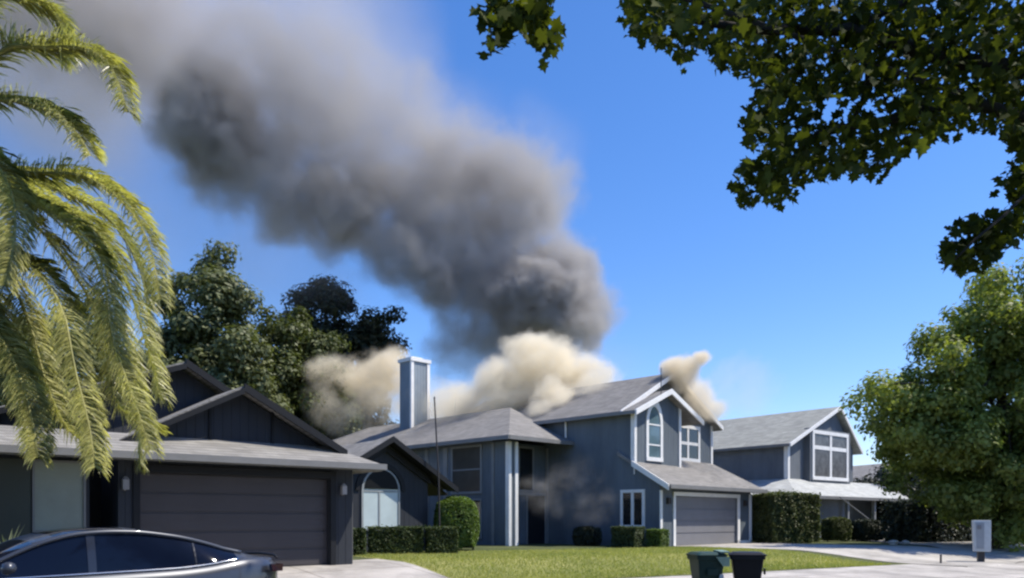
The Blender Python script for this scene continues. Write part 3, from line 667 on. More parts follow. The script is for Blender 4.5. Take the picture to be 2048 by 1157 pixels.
# maple overhanging from the right
maple_shape = [(-.5,0),(-.42,.28),(-.16,.22),(-.08,.52),(.1,.3),(.2,.36),(.24,.16),(.55,0),(.24,-.16),(.2,-.36),(.1,-.3),(-.08,-.52),(-.16,-.22),(-.42,-.28)]
def inpoly(x, y, P):
    P = np.array(P); n = len(P); c = np.zeros(len(x), bool); j = n-1
    for i in range(n):
        xi, yi = P[i]; xj, yj = P[j]
        c ^= ((yi > y) != (yj > y)) & (x < (xj-xi)*(y-yi)/(yj-yi+1e-9)+xi); j = i
    return c
def maple():
    T = Vector((9.0, 8.2, .15)); o = empty('maple_tree', T, 0, 'broadleaf tree overhanging from the upper right, dark lobed leaves against the sky', 'tree')
    polys = [
     ([(1243,-30),(1246,55),(1275,85),(1325,75),(1362,132),(1395,100),(1432,108),(1450,152),(1500,142),(1530,170),(1500,215),(1485,265),(1512,305),(1470,345),(1462,378),(1490,415),(1518,398),(1560,420),(1598,378),(1640,355),(1700,350),(1770,345),(1830,298),(1880,285),(1930,262),(2000,258),(2090,300),(2150,-30)], 5600, 6.6, 1.0),
     ([(2008,365),(2030,345),(2090,345),(2090,410),(2020,405)], 130, 6.3, .3),
     ([(2003,250),(2040,250),(2100,300),(2100,430),(2018,418),(2012,360),(2030,320)], 260, 6.5, .4),
     ([(1882,515),(1905,470),(1950,440),(2000,435),(2045,425),(2060,450),(2010,490),(1985,530),(1930,542),(1890,538)], 420, 6.4, .4),
     ([(965,-30),(968,95),(1000,105),(1035,60),(1060,85),(1092,122),(1122,85),(1110,55),(1085,60),(1108,-30)], 330, 5.8, .35)]
    Cs = []
    for P, n, d, sd in polys:
        xs = np.array([p[0] for p in P]); ys = np.array([p[1] for p in P]); k = 0; out = []
        while k < n:
            x = rng.uniform(xs.min(), xs.max(), 400); y = rng.uniform(ys.min(), ys.max(), 400); ok = inpoly(x, y, P)
            ok &= ((x-1662)/36)**2 + ((y-222)/30)**2 > 1; ok &= (((x-1735)*.85+(y-215)*.5)/36)**2 + (((y-215)*.85-(x-1735)*.5)/13)**2 > 1
            nz = np.sin(x*.045+2)*np.sin(y*.052+x*.013)+np.sin(x*.021-y*.03); ok &= rng.random(400) < (1.15+.35*nz)
            x = x[ok]+rng.normal(0,9,ok.sum()); y = y[ok]+rng.normal(0,9,ok.sum()); dd = d + (x-1243)*.0009 + rng.normal(0, sd*.5, len(x))
            out.append(np.column_stack([(x-CX)/F*dd, dd, EYE+(HY-y)/F*dd])); k += len(x)
        Cs.append(np.concatenate(out)[:n])
    # crown above and outside the picture
    n = 24000; u = rand_unit(n)*(rng.random(n)**(1/2.2))[:,None]; E = np.array((7.4,8.3,8.6)) + u*np.array((6.2,4.6,3.4))
    ppx = E[:,0]/E[:,1]*F+CX; ppy = HY-(E[:,2]-EYE)/E[:,1]*F
    keep = (ppy < -25) | ((ppx > 2080) & (ppy < 500)) | (E[:,1] < .5)
    Cs.append(E[keep]); C = np.concatenate(Cs) - np.array(T)
    nr = rand_unit(len(C))+np.array((.1,-.2,.5)); hang = np.tile(np.array((.1,-.1,-.9)), (len(C),1))
    leaf_object('crown', C, nr, .105*rng.uniform(.55,1.25,len(C)), leafmat('maple_leaves', (.014,.022,.006), (.10,.115,.018), .36, .75, scale=1.2, isl=.6, spec=.15), o, shape=maple_shape, hang=hang)
    b = MB(); w2 = lambda x,y,d: px(x,y,d)-T
    b.tube([(0,0,-.2),(0,0,1.5),(-.1,.05,3.2),(-.4,.1,4.6)], [.32,.25,.22,.18], 12)
    s = Vector((-.4,.1,4.6))
    def limb(pts, r0):
        pts = [s]+pts; b.tube(pts, [r0*(1-i/(len(pts)))+.006 for i in range(len(pts))], 7)
    limb([w2(2100,150,7.6), w2(1900,120,7.1), w2(1700,60,6.8), w2(1500,60,6.7), w2(1320,30,6.6)], .1)
    limb([w2(2120,260,7.3), w2(1930,200,7.0), w2(1780,240,6.9), w2(1640,265,6.9), w2(1540,360,6.8)], .07)
    limb([w2(2130,330,7.2), w2(2060,380,6.8), w2(2010,430,6.5), w2(1950,480,6.4), w2(1910,520,6.4)], .014)
    limb([w2(2100,-300,7), w2(1700,-420,6.4), w2(1300,-350,6.0), w2(1100,-120,5.9), w2(1030,60,5.8)], .09)
    limb([w2(1090,-100,5.9), w2(1095,90,5.8)], .02)
    limb([w2(2000,-100,7), w2(1740,40,6.9), w2(1735,180,6.9), w2(1700,260,6.9)], .05)
    limb([Vector((-.8,.3,6.5)), Vector((-2,.5,8.5)), Vector((-3,.8,10.5))], .16)
    limb([Vector((.8,.3,6.5)), Vector((2,.5,8.0)), Vector((3.4,.8,9.2))], .14)
    b.build('trunk', mat('dark_bark', (.03,.025,.02), .95, .3, 6, .5, 12), o, smooth=True)
maple()

# palm on the left
def catmull(P, n):
    P = [P[0]*2-P[1]] + P + [P[-1]*2-P[-2]]; out = []
    segs = len(P)-3
    for i in range(n):
        t = i/(n-1)*segs; k = min(int(t), segs-1); u = t-k; a, b, c, d = P[k:k+4]
        out.append(.5*((2*b)+(c-a)*u+(2*a-5*b+4*c-d)*u*u+(3*b-3*c+d-a)*u**3))
    return out
def palm():
    PC = px(-150, 300, 11.4); base = Vector((PC.x-.1, PC.y+.1, zt(PC.x, PC.y)))
    o = empty('palm_tree', base, 0, 'feather palm at the left edge with long arching drooping fronds', 'palm tree')
    fm = leafmat('palm_leaflets', (.05,.06,.014), (.62,.59,.26), .38, .35, scale=1.4, isl=.55, spec=.7)
    rm = mat('frond_stem', (.28,.27,.09), .5, .2)
    fr = []
    V = lambda pts, d0, d1: [PC]+[px(x, y, d0+(d1-d0)*(i+1)/len(pts)) for i, (x, y) in enumerate(pts)]
    fr += [V([(-10,110),(90,95),(170,98),(225,140),(256,225)], 11.2, 10.2),
           V([(-30,20),(60,5),(115,40),(135,120)], 11.4, 11.9),
           V([(-60,210),(20,200),(100,222),(150,262),(182,312)], 11.2, 9.9),
           V([(-40,330),(60,345),(160,350),(240,400),(295,480),(322,600)], 11.2, 10.0),
           V([(-40,360),(50,400),(140,455),(205,550),(225,680),(265,790),(300,900)], 11.0, 9.7),
           V([(-60,420),(10,500),(70,540),(125,620),(150,740),(178,850),(190,935)], 10.9, 9.3),
           V([(-40,300),(20,380),(30,470),(10,570)], 11.0, 9.6),
           V([(-90,500),(-20,640),(30,730),(62,830),(76,915)], 10.8, 9.4),
           V([(-50,340),(60,380),(190,480),(225,600),(255,700),(275,810),(278,930)], 11.6, 11.4),
           V([(-30,370),(90,470),(180,600),(215,700),(235,810),(310,860)], 11.4, 10.9),
           V([(-40,340),(90,370),(210,430),(280,540),(300,660),(310,790)], 11.8, 12.3),
           V([(-60,430),(20,560),(60,650),(90,760),(130,850),(185,900)], 11.0, 10.4),
           V([(-60,60),(-10,-60),(60,-80),(120,-30)], 11.2, 10.8),
           V([(-80,520),(-40,620),(-10,720),(-5,800)], 10.9, 9.9),
           V([(-50,350),(70,400),(180,450),(250,560),(290,680),(325,800)], 11.5, 11.0),
           V([(-60,470),(-10,600),(10,700),(40,800)], 11.3, 10.7)]
    NV = len(fr)
    for i in range(24):      # the rest of the crown, round the other sides
        an = rng.uniform(.62*math.pi, 1.45*math.pi) ; el = rng.uniform(-.3, 1.3); Lr = rng.uniform(3.4, 4.4)
        dh = Vector((math.cos(an), math.sin(an), 0)); pts = [PC]; p = PC.copy(); e = el
        for k in range(5):
            p = p + (dh*math.cos(e)+Z*math.sin(e))*Lr/5; e -= .45+.12*k; pts.append(p.copy())
        fr.append(pts)
    for idx, pts in enumerate(fr):
        P = catmull([Vector(p) for p in pts], 46); L = [0]
        for i in range(1, len(P)): L.append(L[-1]+(P[i]-P[i-1]).length)
        tot = L[-1]; n = int(tot*(105 if idx < NV else 30)); quads = []
        st = MB(); st.tube([p-base for p in P[::3]], [.035*(1-.85*i/15) for i in range(len(P[::3]))], 6)
        vs = []; 
        for j in range(n):
            t = .10 + .9*j/n; i = min(int(t*45), 44); u = t*45-i; p = P[i].lerp(P[i+1], u); tg = (P[i+1]-P[i]).normalized()
            side = tg.cross(Z); side = side.normalized() if side.length > .15 else Vector((0,-1,0))
            up = side.cross(tg).normalized()
            ll = (.375*math.sin(math.pi*min(1, .2+t*.72))**.6+.07)*rng.uniform(.75, 1.15)
            for sg in (-1, 1):
                d = (side*sg*(.75+.22*rng.normal()) + tg*.75 + up*(.30+.30*rng.normal())).normalized()
                d2 = (d*.9+tg*.15 - Z*(.18+.25*rng.random())).normalized(); d3 = (d2*.8 - Z*(.2+.3*rng.random())).normalized()
                w_ = .0105 if idx < NV else .018; wv = tg.cross(d); wv = (tg*.8+wv*.4).normalized()*w_
                a = p; b_ = a+d*ll*.4; c = b_+d2*ll*.35; e = c+d3*ll*.25
                vs.append((a-wv*.6, a+wv*.6, b_+wv, c+wv*.8, e, c-wv*.8, b_-wv))
        A = np.array([[tuple(q-base) for q in v] for v in vs], dtype=np.float32); k = A.shape[0]
        me = bpy.data.meshes.new('frond'); me.vertices.add(k*7); me.vertices.foreach_set('co', A.reshape(-1))
        me.loops.add(k*7); me.loops.foreach_set('vertex_index', np.arange(k*7, dtype=np.int32))
        me.polygons.add(k); me.polygons.foreach_set('loop_start', np.arange(0, k*7, 7, dtype=np.int32)); me.update(calc_edges=True); me.validate()
        f = link_mesh('frond', me, fm, o); st.build('stem', rm, f, smooth=True)
    t = MB(); H_ = PC.z-base.z
    ps = [(.1*math.sin(i*.5)*0, 0, -.1+H_*i/30) for i in range(31)]
    t.tube(ps, [.30+.035*(i % 2)+(.12 if i > 26 else 0)+(.1 if i < 2 else 0) for i in range(31)], 14); t.build('trunk', M['palm_bark'], o)
palm()

# yucca-like plant in front of the panel
def spiky(c, label):
    o = empty('spiky_plant', c, 0, label, 'plant'); m = MB()
    for i in range(34):
        an = rng.random()*6.28; e = rng.uniform(.5, 1.4); L = rng.uniform(.4, .75); d = Vector((math.cos(an)*math.cos(e), math.sin(an)*math.cos(e), math.sin(e)))
        s = Vector((-math.sin(an), math.cos(an), 0))*.02; p1 = d*L*.5; p2 = d*L - Z*.06
        m.poly([-s+Z*.5, s+Z*.5, p1+s*1.3+Z*.5, p2+Z*.5, p1-s*1.3+Z*.5])
    m.build('foliage', leafmat('spiky_leaves', (.10,.13,.06), (.35,.38,.25), .2), o, fix=False)
    t = MB(); t.tube([(0,0,-.05),(0,0,.55)], [.06,.05]); t.build('stem', M['bark'], o)
spiky((at(14, 14.2), 14.2, .42), 'spiky pale-tipped plant before the grey-green wall panel')

# ------------------------------------------------------------------ car
def car():
    th = math.radians(43); c = Vector((-5.36, 9.56)); o = empty('parked_car', (c.x, c.y, .03), th, 'silver-grey fastback car with dark tinted windows parked at the kerb', 'car')
    paint = mat('metallic_grey_paint', (.055,.06,.075), .35, .03, 2, metal=.35, spec=.5)
    p = paint.node_tree.nodes['Principled BSDF']; p.inputs['Coat Weight'].default_value = .55; p.inputs['Coat Roughness'].default_value = .04
    gl = mat('tinted_glass', (.004,.007,.018), .06, .1, 1, spec=.2)
    o.scale = (.98, 1, 1.025)
    # stations along x (0 at B pillar): x, z_belt, half width at belt, z_top, half width at top edge, bottom z
    def interp(t, K): return np.interp(t, [k[0] for k in K], [k[1] for k in K])
    belt = [(-2.30,.62),(-2.2,.72),(-1.5,.86),(-1.05,.91),(0,.93),(1.0,.95),(1.45,.985),(1.85,1.06),(2.2,1.045),(2.42,1.02),(2.46,.96)]
    hw = [(-2.32,.45),(-2.15,.72),(-1.7,.88),(-1,.92),(.9,.93),(1.7,.92),(2.2,.82),(2.42,.68),(2.47,.55)]
    top = [(-1.25,.94),(-.9,1.13),(-.5,1.32),(-.15,1.415),(.2,1.44),(.6,1.43),(1.1,1.36),(1.5,1.26),(1.85,1.14),(2.1,1.065),(2.3,1.045),(2.42,1.03)]
    thw = [(-1.25,.66),(-.5,.70),(.2,.71),(1.1,.68),(1.7,.62),(2.1,.62),(2.42,.6)]
    xs = np.unique(np.concatenate([np.linspace(-2.32, 2.47, 60)]))
    def smooth(K):
        x = np.linspace(K[0][0], K[-1][0], 200); y = np.interp(x, [k[0] for k in K], [k[1] for k in K])
        for _ in range(6): y = np.convolve(np.pad(y, 4, mode='reflect', reflect_type='odd'), np.ones(9)/9, 'valid')
        return list(zip(x, y))
    beltS, hwS, topS, thwS = map(smooth, (belt, hw, top, thw))
    # lower body loft
    v = []; f = []; ring = 17
    for x in xs:
        zb = float(interp(x, beltS)); h = float(interp(x, hwS)); bz = .22+.12*max(0, abs(x)-1.9)/.5
        prof_ = [(0,bz),(h*.8,bz),(h*.97,bz+.08),(h,bz+.25),(h*1.0,zb*.72),(h*.985,zb-.12),(h*.95,zb-.03),(h*.88,zb),( 0,zb+(.05 if x<-1.1 else .0)+ (.02 if x>2 else 0))]
        r_ = prof_ + [(-a, b) for a, b in reversed(prof_[1:-1])]
        v += [(x, a, b) for a, b in r_]
    k = 16
    for i in range(len(xs)-1):
        for j in range(k): f.append((i*k+j, i*k+(j+1)%k, (i+1)*k+(j+1)%k, (i+1)*k+j))
    f.append(tuple(range(k-1,-1,-1))); f.append(tuple((len(xs)-1)*k+j for j in range(k)))
    m = MB(); m.v = v; m.f = f; bd = m.build('body', paint, o, smooth=True)
    # greenhouse
    xg = np.linspace(-1.22, 2.36, 70)
    def row(x):
        zb = float(interp(x, beltS))-.01; zt_ = max(float(interp(x, topS)), zb+.004); h = float(interp(x, hwS))*.9; ht = min(float(interp(x, thwS)), h*.97)
        # side goes from (h,zb) to (ht,zt-.045) with slight bulge, then rail, then roof crown
        e = zt_-.05*min(1,(zt_-zb)/.2)
        pts = [(h, zb)] + [(h+(ht-h)*t+.012*math.sin(math.pi*t)*min(1,(zt_-zb)/.3), zb+(e-zb)*t) for t in (.2,.4,.6,.8,1.0)]
        pts += [(ht*.90, e+(zt_-e)*.55), (ht*.72, zt_-.004), (ht*.4, zt_+.006), (0, zt_+.012)]
        return pts
    G = [row(x) for x in xg]; g = MB(); rf = MB()
    def V3(i, j, s): a, b = G[i][j]; return (xg[i], s*a, b)
    for s in (-1, 1):
        for i in range(len(xg)-1):
            for j in range(9):
                q = [V3(i,j,s), V3(i+1,j,s), V3(i+1,j+1,s), V3(i,j+1,s)]
                if j < 5: 
                    win = -1.0 < xg[i] < 1.78 and j >= 0
                    (g if win else rf).poly(q)
                elif j == 5: rf.poly(q)
                else: (g if (xg[i] < -.55 or .55 < xg[i] < 2.05 or -.35<xg[i]<.4) else rf).poly(q)
    import bmesh
    for mb, nm, mt in ((g,'window',gl),(rf,'roof_frame',paint)):
        ob = mb.build(nm, mt, o, smooth=True, fix=False); bm = bmesh.new(); bm.from_mesh(ob.data); bmesh.ops.remove_doubles(bm, verts=bm.verts, dist=.0005); bmesh.ops.recalc_face_normals(bm, faces=bm.faces); bm.to_mesh(ob.data); bm.free()
        ob.data.polygons.foreach_set('use_smooth', [True]*len(ob.data.polygons))
    # roof rail, belt moulding, pillars on each side
    rail = MB(); mould = MB(); pm = mat('gloss_black_pillar', (.02,.022,.03), .15, .05, spec=.6)
    for s in (-1, 1):
        R_ = []; B_ = []
        for i in range(0, len(xg), 1):
            if -1.15 < xg[i] < 1.9:
                a, b = G[i][5]; R_.append((xg[i], s*(a+.008), b+.006))
        rail.tube(R_, [.028]*len(R_), 8)
        for i in range(len(xg)):
            if -1.05 < xg[i] < 1.84:
                a, b = G[i][0]; B_.append((xg[i], s*(a+.012), b+.012))
        mould.tube(B_, .013, 6)
        a1, b1 = row(1.84)[0]; a2, b2 = row(1.9)[5]
        for x_, wd in ((-.02,.09),(1.22,.022)):
            rr = row(x_)[:6]; r2 = row(x_+wd)[:6]
            pil = MB()
            for j in range(5):
                e = .006
                pil.poly([(x_, s*(rr[j][0]+e), rr[j][1]), (x_+wd, s*(r2[j][0]+e), r2[j][1]), (x_+wd, s*(r2[j+1][0]+e), r2[j+1][1]), (x_, s*(rr[j+1][0]+e), rr[j+1][1])])
            pil.build('pillar', pm, o)
    rail.build('roof_rail', paint, o, smooth=True)
    mould.build('window_moulding', mat('chrome_moulding', (.6,.6,.62), .15, .02, 1, metal=1.0), o, smooth=True)
    # spoiler lip, lamps, wheels, plate-less tail
    sp = MB(); pts = []
    K = [(2.40,-.66,1.03),(2.47,-.45,1.055),(2.49,0,1.065),(2.47,.45,1.055),(2.40,.66,1.03)]
    sp.tube(K, [.012,.02,.022,.02,.012], 8); sp.build('spoiler', M['black_plastic'], o, smooth=True)
    for s in (-1, 1):
        l = MB(); l.prism([(2.20,s*.83,.96),(2.44,s*.70,.95),(2.47,s*.50,.95),(2.46,s*.50,.86),(2.42,s*.72,.86),(2.2,s*.86,.87)], (.02,s*.03,0)); l.build('tail_light', mat('tail_light_red', (.02,.004,.004), .2), o)
        l = MB(); l.prism([(-2.14,s*.74,.62),(-1.9,s*.86,.70),(-1.9,s*.87,.64),(-2.16,s*.75,.56)], (-.02,s*.03,0)); l.build('headlight', mat('headlight_glass', (.6,.6,.62), .1), o)
        mi = MB(); mi.tube([(-.85,s*.92,1.0),(-.86,s*1.0,1.03),(-.84,s*1.09,1.04)], [.03,.07,.06], 8); mi.build('wing_mirror', paint, o, smooth=True)
        for x_ in (-1.42, 1.45):
            wq = MB(); ring_ = [(x_, s*.74, .335),(x_, s*.76,.335),(x_, s*.93,.335),(x_, s*.95,.335)]; wq.tube(ring_, [.30,.335,.335,.30], 32)
            wh = wq.build('wheel', M['tyre'], o, smooth=False)
            rq = MB(); rq.tube([(x_, s*.94,.335),(x_, s*.957,.335)], [.24,.225], 32)
            for a in range(5):
                an = a*2*math.pi/5; d = Vector((math.cos(an),0,math.sin(an))); rq.tube([Vector((x_,s*.96,.335)), Vector((x_,s*.96,.335))+d*.21], [.04,.03], 6)
            rq.build('rim', mat('rim_metal', (.35,.35,.36), .3, metal=.9), wh)
car()

# ------------------------------------------------------------------ bins
def bin_(c, rz, name, label, body_m, lid_m, open_=False):
    o = empty(name, c, rz, label, 'wheeled bin', 'wheeled bins at the kerb')
    m = MB(); k = 12; z0, z1 = .10, 1.0
    def ring(z, hx, hy, r):
        out = []
        for cx_, cy_, a0 in ((hx-r, hy-r, 0),(-hx+r, hy-r, 90),(-hx+r,-hy+r,180),(hx-r,-hy+r,270)):
            for q in (0, 30, 60, 90):
                an = math.radians(a0+q); out.append((cx_+r*math.cos(an), cy_+r*math.sin(an), z))
        return out
    rs = [ring(.06,.20,.22,.04), ring(.5,.25,.28,.05), ring(.93,.30,.34,.05), ring(.935,.335,.375,.05), ring(1.0,.335,.375,.05)]
    n = len(rs[0]); m.v = [p for r_ in rs for p in r_]
    for i in range(len(rs)-1):
        for j in range(n): m.f.append((i*n+j, i*n+(j+1)%n, (i+1)*n+(j+1)%n, (i+1)*n+j))
    m.f.append(tuple(range(n-1,-1,-1)))
    m.obox((-.12,-.39,.62), (.24,0,0), (0,.03,0), (0,0,.12))
    m.build('body', body_m, o)
    l = MB(); r2 = [ring(1.003,.35,.40,.06), ring(1.03,.35,.40,.06), ring(1.075,.28,.31,.06), ring(1.085,.14,.17,.05)]
    l.v = [p for r_ in r2 for p in r_]
    for i in range(3):
        for j in range(n): l.f.append((i*n+j, i*n+(j+1)%n, (i+1)*n+(j+1)%n, (i+1)*n+j))
    l.f.append(tuple(range(n-1,-1,-1))); l.f.append(tuple(3*n+j for j in range(n)))
    l.build('lid', lid_m, o)
    h = MB(); h.tube([(-.27,.40,.92),(-.27,.48,.97),(.27,.48,.97),(.27,.40,.92)], .018, 8); h.build('handle', body_m, o)
    o.scale = (.85,.85,.92)
    for s in (-1, 1):
        q = MB(); q.tube([(s*.24,.30,.13),(s*.30,.30,.13)], [.13,.13], 20); q.build('wheel', M['tyre'], o)
    return o
bin_((3.68, 14.9, .0), .12, 'wheeled_bin', 'dark green wheeled bin with pale green top, beside the black bin', M['green_plastic'], M['green_plastic'])
GB = bpy.data.objects['wheeled_bin']
q = MB(); q.prism([(.06,-.42,.99),(.37,-.42,.99),(.37,-.42,.80),(.22,-.42,.80)], (0,.03,0)); q.prism([(.16,-.42,1.07),(.37,-.42,1.07),(.37,.0,1.09),(.16,.0,1.09)], (0,0,.03)); q.build('lid_flap', M['pale_green'], GB)
q = MB(); q.prism([(.12,-.345,.45),(.17,-.36,.64),(.24,-.36,.64),(.27,-.345,.45),(.23,-.345,.45),(.2,-.36,.56),(.16,-.345,.45)], (0,-.02,0)); q.build('emblem', M['cab'], GB)
bin_((4.46, 14.95, .0), 1.35, 'wheeled_bin', 'black wheeled bin standing right of the green bin', M['black_plastic'], M['black_plastic'])

# ------------------------------------------------------------------ small things
def cabinet():
    x, y = 15.95, 26.8; z = zt(x, y); o = empty('mail_cabinet', (x, y, z), -.35, 'pale grey upright mail cabinet on a short dark post at the kerb', 'mail cabinet')
    b = MB(); b.prism([(-.22,-.2,.36),(.27,-.2,.36),(.27,-.22,1.42),(-.26,-.22,1.42)], (0,.34,0)); bevel(b.build('body', M['cab'], o), .02)
    d = MB(); d.prism([(-.16,-.22,.46),(.06,-.22,.46),(.06,-.24,1.34),(-.2,-.24,1.34)], (0,.02,0)); d.build('door', M['cab_side'], o)
    d = MB(); d.box(-.14, -.03, -.27, -.235, 1.12, 1.26); d.build('label_window', M['door_grey'], o)
    p = MB(); p.box(-.1, .1, -.12, .1, -.05, .36); p.build('post', M['metal_dark'], o)
cabinet()
o = empty('pole', (-2.52, 27.6, GZ), 0, 'slim dark pole rising in front of the pale wing wall, taller than the eaves', 'pole')
p = MB(); p.tube([(0,0,-.1),(-.05,0,2.5),(-.2,0,5.35)], [.032,.03,.025], 10); p.build('shaft', M['metal_dark'], o)
p = MB(); p.tube([(-.2,0,5.35),(-.2,0,5.42)], [.035,.02], 10); p.build('cap', M['metal_dark'], o)
x, y = 14.05, 25.8
o = empty('marker_stake', (x, y, zt(x, y)), 0, 'tiny dark stake standing on the pale paving', 'stake')
p = MB(); p.tube([(0,0,-.05),(0,0,.26)], [.035,.03], 8); p.build('shaft', M['metal_dark'], o)
p = MB(); p.tube([(0,0,.26),(0,0,.30)], [.045,.02], 8); p.build('cap', M['metal_dark'], o)
def rock(c, r, label):
    import bmesh
    bm = bmesh.new(); bmesh.ops.create_icosphere(bm, subdivisions=3, radius=r)
    ph = rng.random(3)*6
    for v in bm.verts:
        k = 1+.22*math.sin(v.co.x*9/r*.3+ph[0])*math.cos(v.co.y*8/r*.3+ph[1])+.12*math.sin(v.co.z*14/r*.3+ph[2]); v.co *= k; v.co.z *= .65
    me = bpy.data.meshes.new('rock'); bm.to_mesh(me); bm.free()
    q = link_mesh('rock', me, mat('pale_rock', (.55,.53,.5), .9, .15, 5, .4)); q.location = c; tag(q, label, 'rock', 'pale rocks by the driveway')
rock((16.9, 34.9, GZ+.08), .2, 'left pale rock of the pair beside the far driveway')
rock((17.6, 35.2, GZ+.08), .16, 'right pale rock of the pair beside the far driveway')

# ------------------------------------------------------------------ smoke (volume grids built by geometry nodes)
def smoke(name, blobs, lo, hi, vox, warp, detail, color, dens, label, carve=(.35,.65,.25), aniso=.0, soft=1.0, seed=0.0, absorb=None, kk=1.0, edge=(0,.35), rough=.6, streak=None):
    """blobs: (centre, radii, amplitude). one mesh object whose geometry nodes emit a density grid"""
    me = bpy.data.meshes.new(name); o = bpy.data.objects.new(name, me); COL.objects.link(o); tag(o, label, 'smoke', kind='stuff')
    m = bpy.data.materials.new(name+'_volume'); m.use_nodes = True; t = m.node_tree; t.nodes.clear()
    out = t.nodes.new('ShaderNodeOutputMaterial'); pv = t.nodes.new('ShaderNodeVolumePrincipled')
    pv.inputs['Color'].default_value = (*color, 1); pv.inputs['Density'].default_value = dens; pv.inputs['Anisotropy'].default_value = aniso
    if absorb: pv.inputs['Absorption Color'].default_value = (*absorb, 1)
    pv.inputs['Density Attribute'].default_value = 'density'
    t.links.new(pv.outputs[0], out.inputs['Volume']); me.materials.append(m)
    g = bpy.data.node_groups.new(name, 'GeometryNodeTree'); g.interface.new_socket('Geometry', in_out='INPUT', socket_type='NodeSocketGeometry'); g.interface.new_socket('Geometry', in_out='OUTPUT', socket_type='NodeSocketGeometry')
    N = g.nodes; L = g.links; go = N.new('NodeGroupOutput')
    vc = N.new('GeometryNodeVolumeCube'); vc.inputs['Min'].default_value = lo; vc.inputs['Max'].default_value = hi
    for ax, a in zip('XYZ', range(3)): vc.inputs['Resolution '+ax].default_value = max(8, int((hi[a]-lo[a])/vox))
    sm = N.new('GeometryNodeSetMaterial'); sm.inputs['Material'].default_value = m
    L.new(vc.outputs[0], sm.inputs[0]); L.new(sm.outputs[0], go.inputs[0])
    def vm(op, a, b=None):
        n = N.new('ShaderNodeVectorMath'); n.operation = op
        for i, s in enumerate((a, b)):
            if s is None: continue
            if isinstance(s, bpy.types.NodeSocket): L.new(s, n.inputs[i])
            elif op == 'SCALE' and i == 1: n.inputs[3].default_value = s
            else: n.inputs[i].default_value = s
        return n.outputs['Value'] if op in ('LENGTH','DOT_PRODUCT') else n.outputs['Vector']
    def ma(op, a, b=None, c=None):
        n = N.new('ShaderNodeMath'); n.operation = op
        for i, s in enumerate((a, b, c)):
            if s is None: continue
            if isinstance(s, bpy.types.NodeSocket): L.new(s, n.inputs[i])
            else: n.inputs[i].default_value = s
        return n.outputs[0]
    pos = N.new('GeometryNodeInputPosition').outputs[0]
    off = vm('ADD', pos, (seed, seed*1.7, -seed))
    P = pos
    for sc_, amp, det in warp:
        nn = N.new('ShaderNodeTexNoise'); nn.inputs['Scale'].default_value = sc_; nn.inputs['Detail'].default_value = det; nn.inputs['Roughness'].default_value = .55
        L.new(off, nn.inputs['Vector']); P = vm('ADD', P, vm('SCALE', vm('SUBTRACT', nn.outputs['Color'], (.5,.5,.5)), amp))
    acc = None; shp = None
    for c, r, a in blobs:
        q = vm('DIVIDE', vm('SUBTRACT', P, tuple(c)), tuple(r)); l = vm('LENGTH', q)
        mr = N.new('ShaderNodeMapRange'); mr.interpolation_type = 'SMOOTHSTEP'; mr.inputs['From Min'].default_value = 1.25; mr.inputs['From Max'].default_value = 1.25-soft
        mr.inputs['To Max'].default_value = a; L.new(l, mr.inputs['Value'])
        acc = mr.outputs[0] if acc is None else ma('MAXIMUM', acc, mr.outputs[0])
        sh = ma('SUBTRACT', 1.0, l)
        if shp is None: shp = sh
        else:
            n = N.new('ShaderNodeMath'); n.operation = 'SMOOTH_MAX'; L.new(shp, n.inputs[0]); L.new(sh, n.inputs[1]); n.inputs[2].default_value = .12; shp = n.outputs[0]
    n3 = N.new('ShaderNodeTexNoise'); n3.inputs['Scale'].default_value = detail; n3.inputs['Detail'].default_value = 7; n3.inputs['Roughness'].default_value = rough; src = P
    if streak is not None:
        vr = N.new('ShaderNodeVectorRotate'); vr.rotation_type = 'Y_AXIS'; vr.inputs['Angle'].default_value = streak[1]; L.new(P, vr.inputs['Vector']); src = vm('MULTIPLY', vr.outputs[0], streak[0])
    L.new(src, n3.inputs['Vector'])
    nz = ma('SUBTRACT', n3.outputs['Fac'], .5)
    v = ma('ADD', shp, ma('MULTIPLY', nz, kk))
    ed = N.new('ShaderNodeMapRange'); ed.interpolation_type = 'SMOOTHSTEP'; ed.inputs['From Min'].default_value = edge[0]; ed.inputs['From Max'].default_value = edge[1]; L.new(v, ed.inputs['Value'])
    mr = N.new('ShaderNodeMapRange'); mr.inputs['From Min'].default_value = carve[0]; mr.inputs['From Max'].default_value = carve[1]; mr.inputs['To Min'].default_value = carve[2]
    L.new(n3.outputs['Fac'], mr.inputs[0])
    dn = ma('MULTIPLY', ma('MULTIPLY', acc, ed.outputs[0]), mr.outputs[0]); dn = ma('SUBTRACT', dn, .004); dn = ma('MAXIMUM', dn, 0.0)
    L.new(dn, vc.inputs['Density'])
    md = o.modifiers.new('smoke', 'NODES'); md.node_group = g
    return o

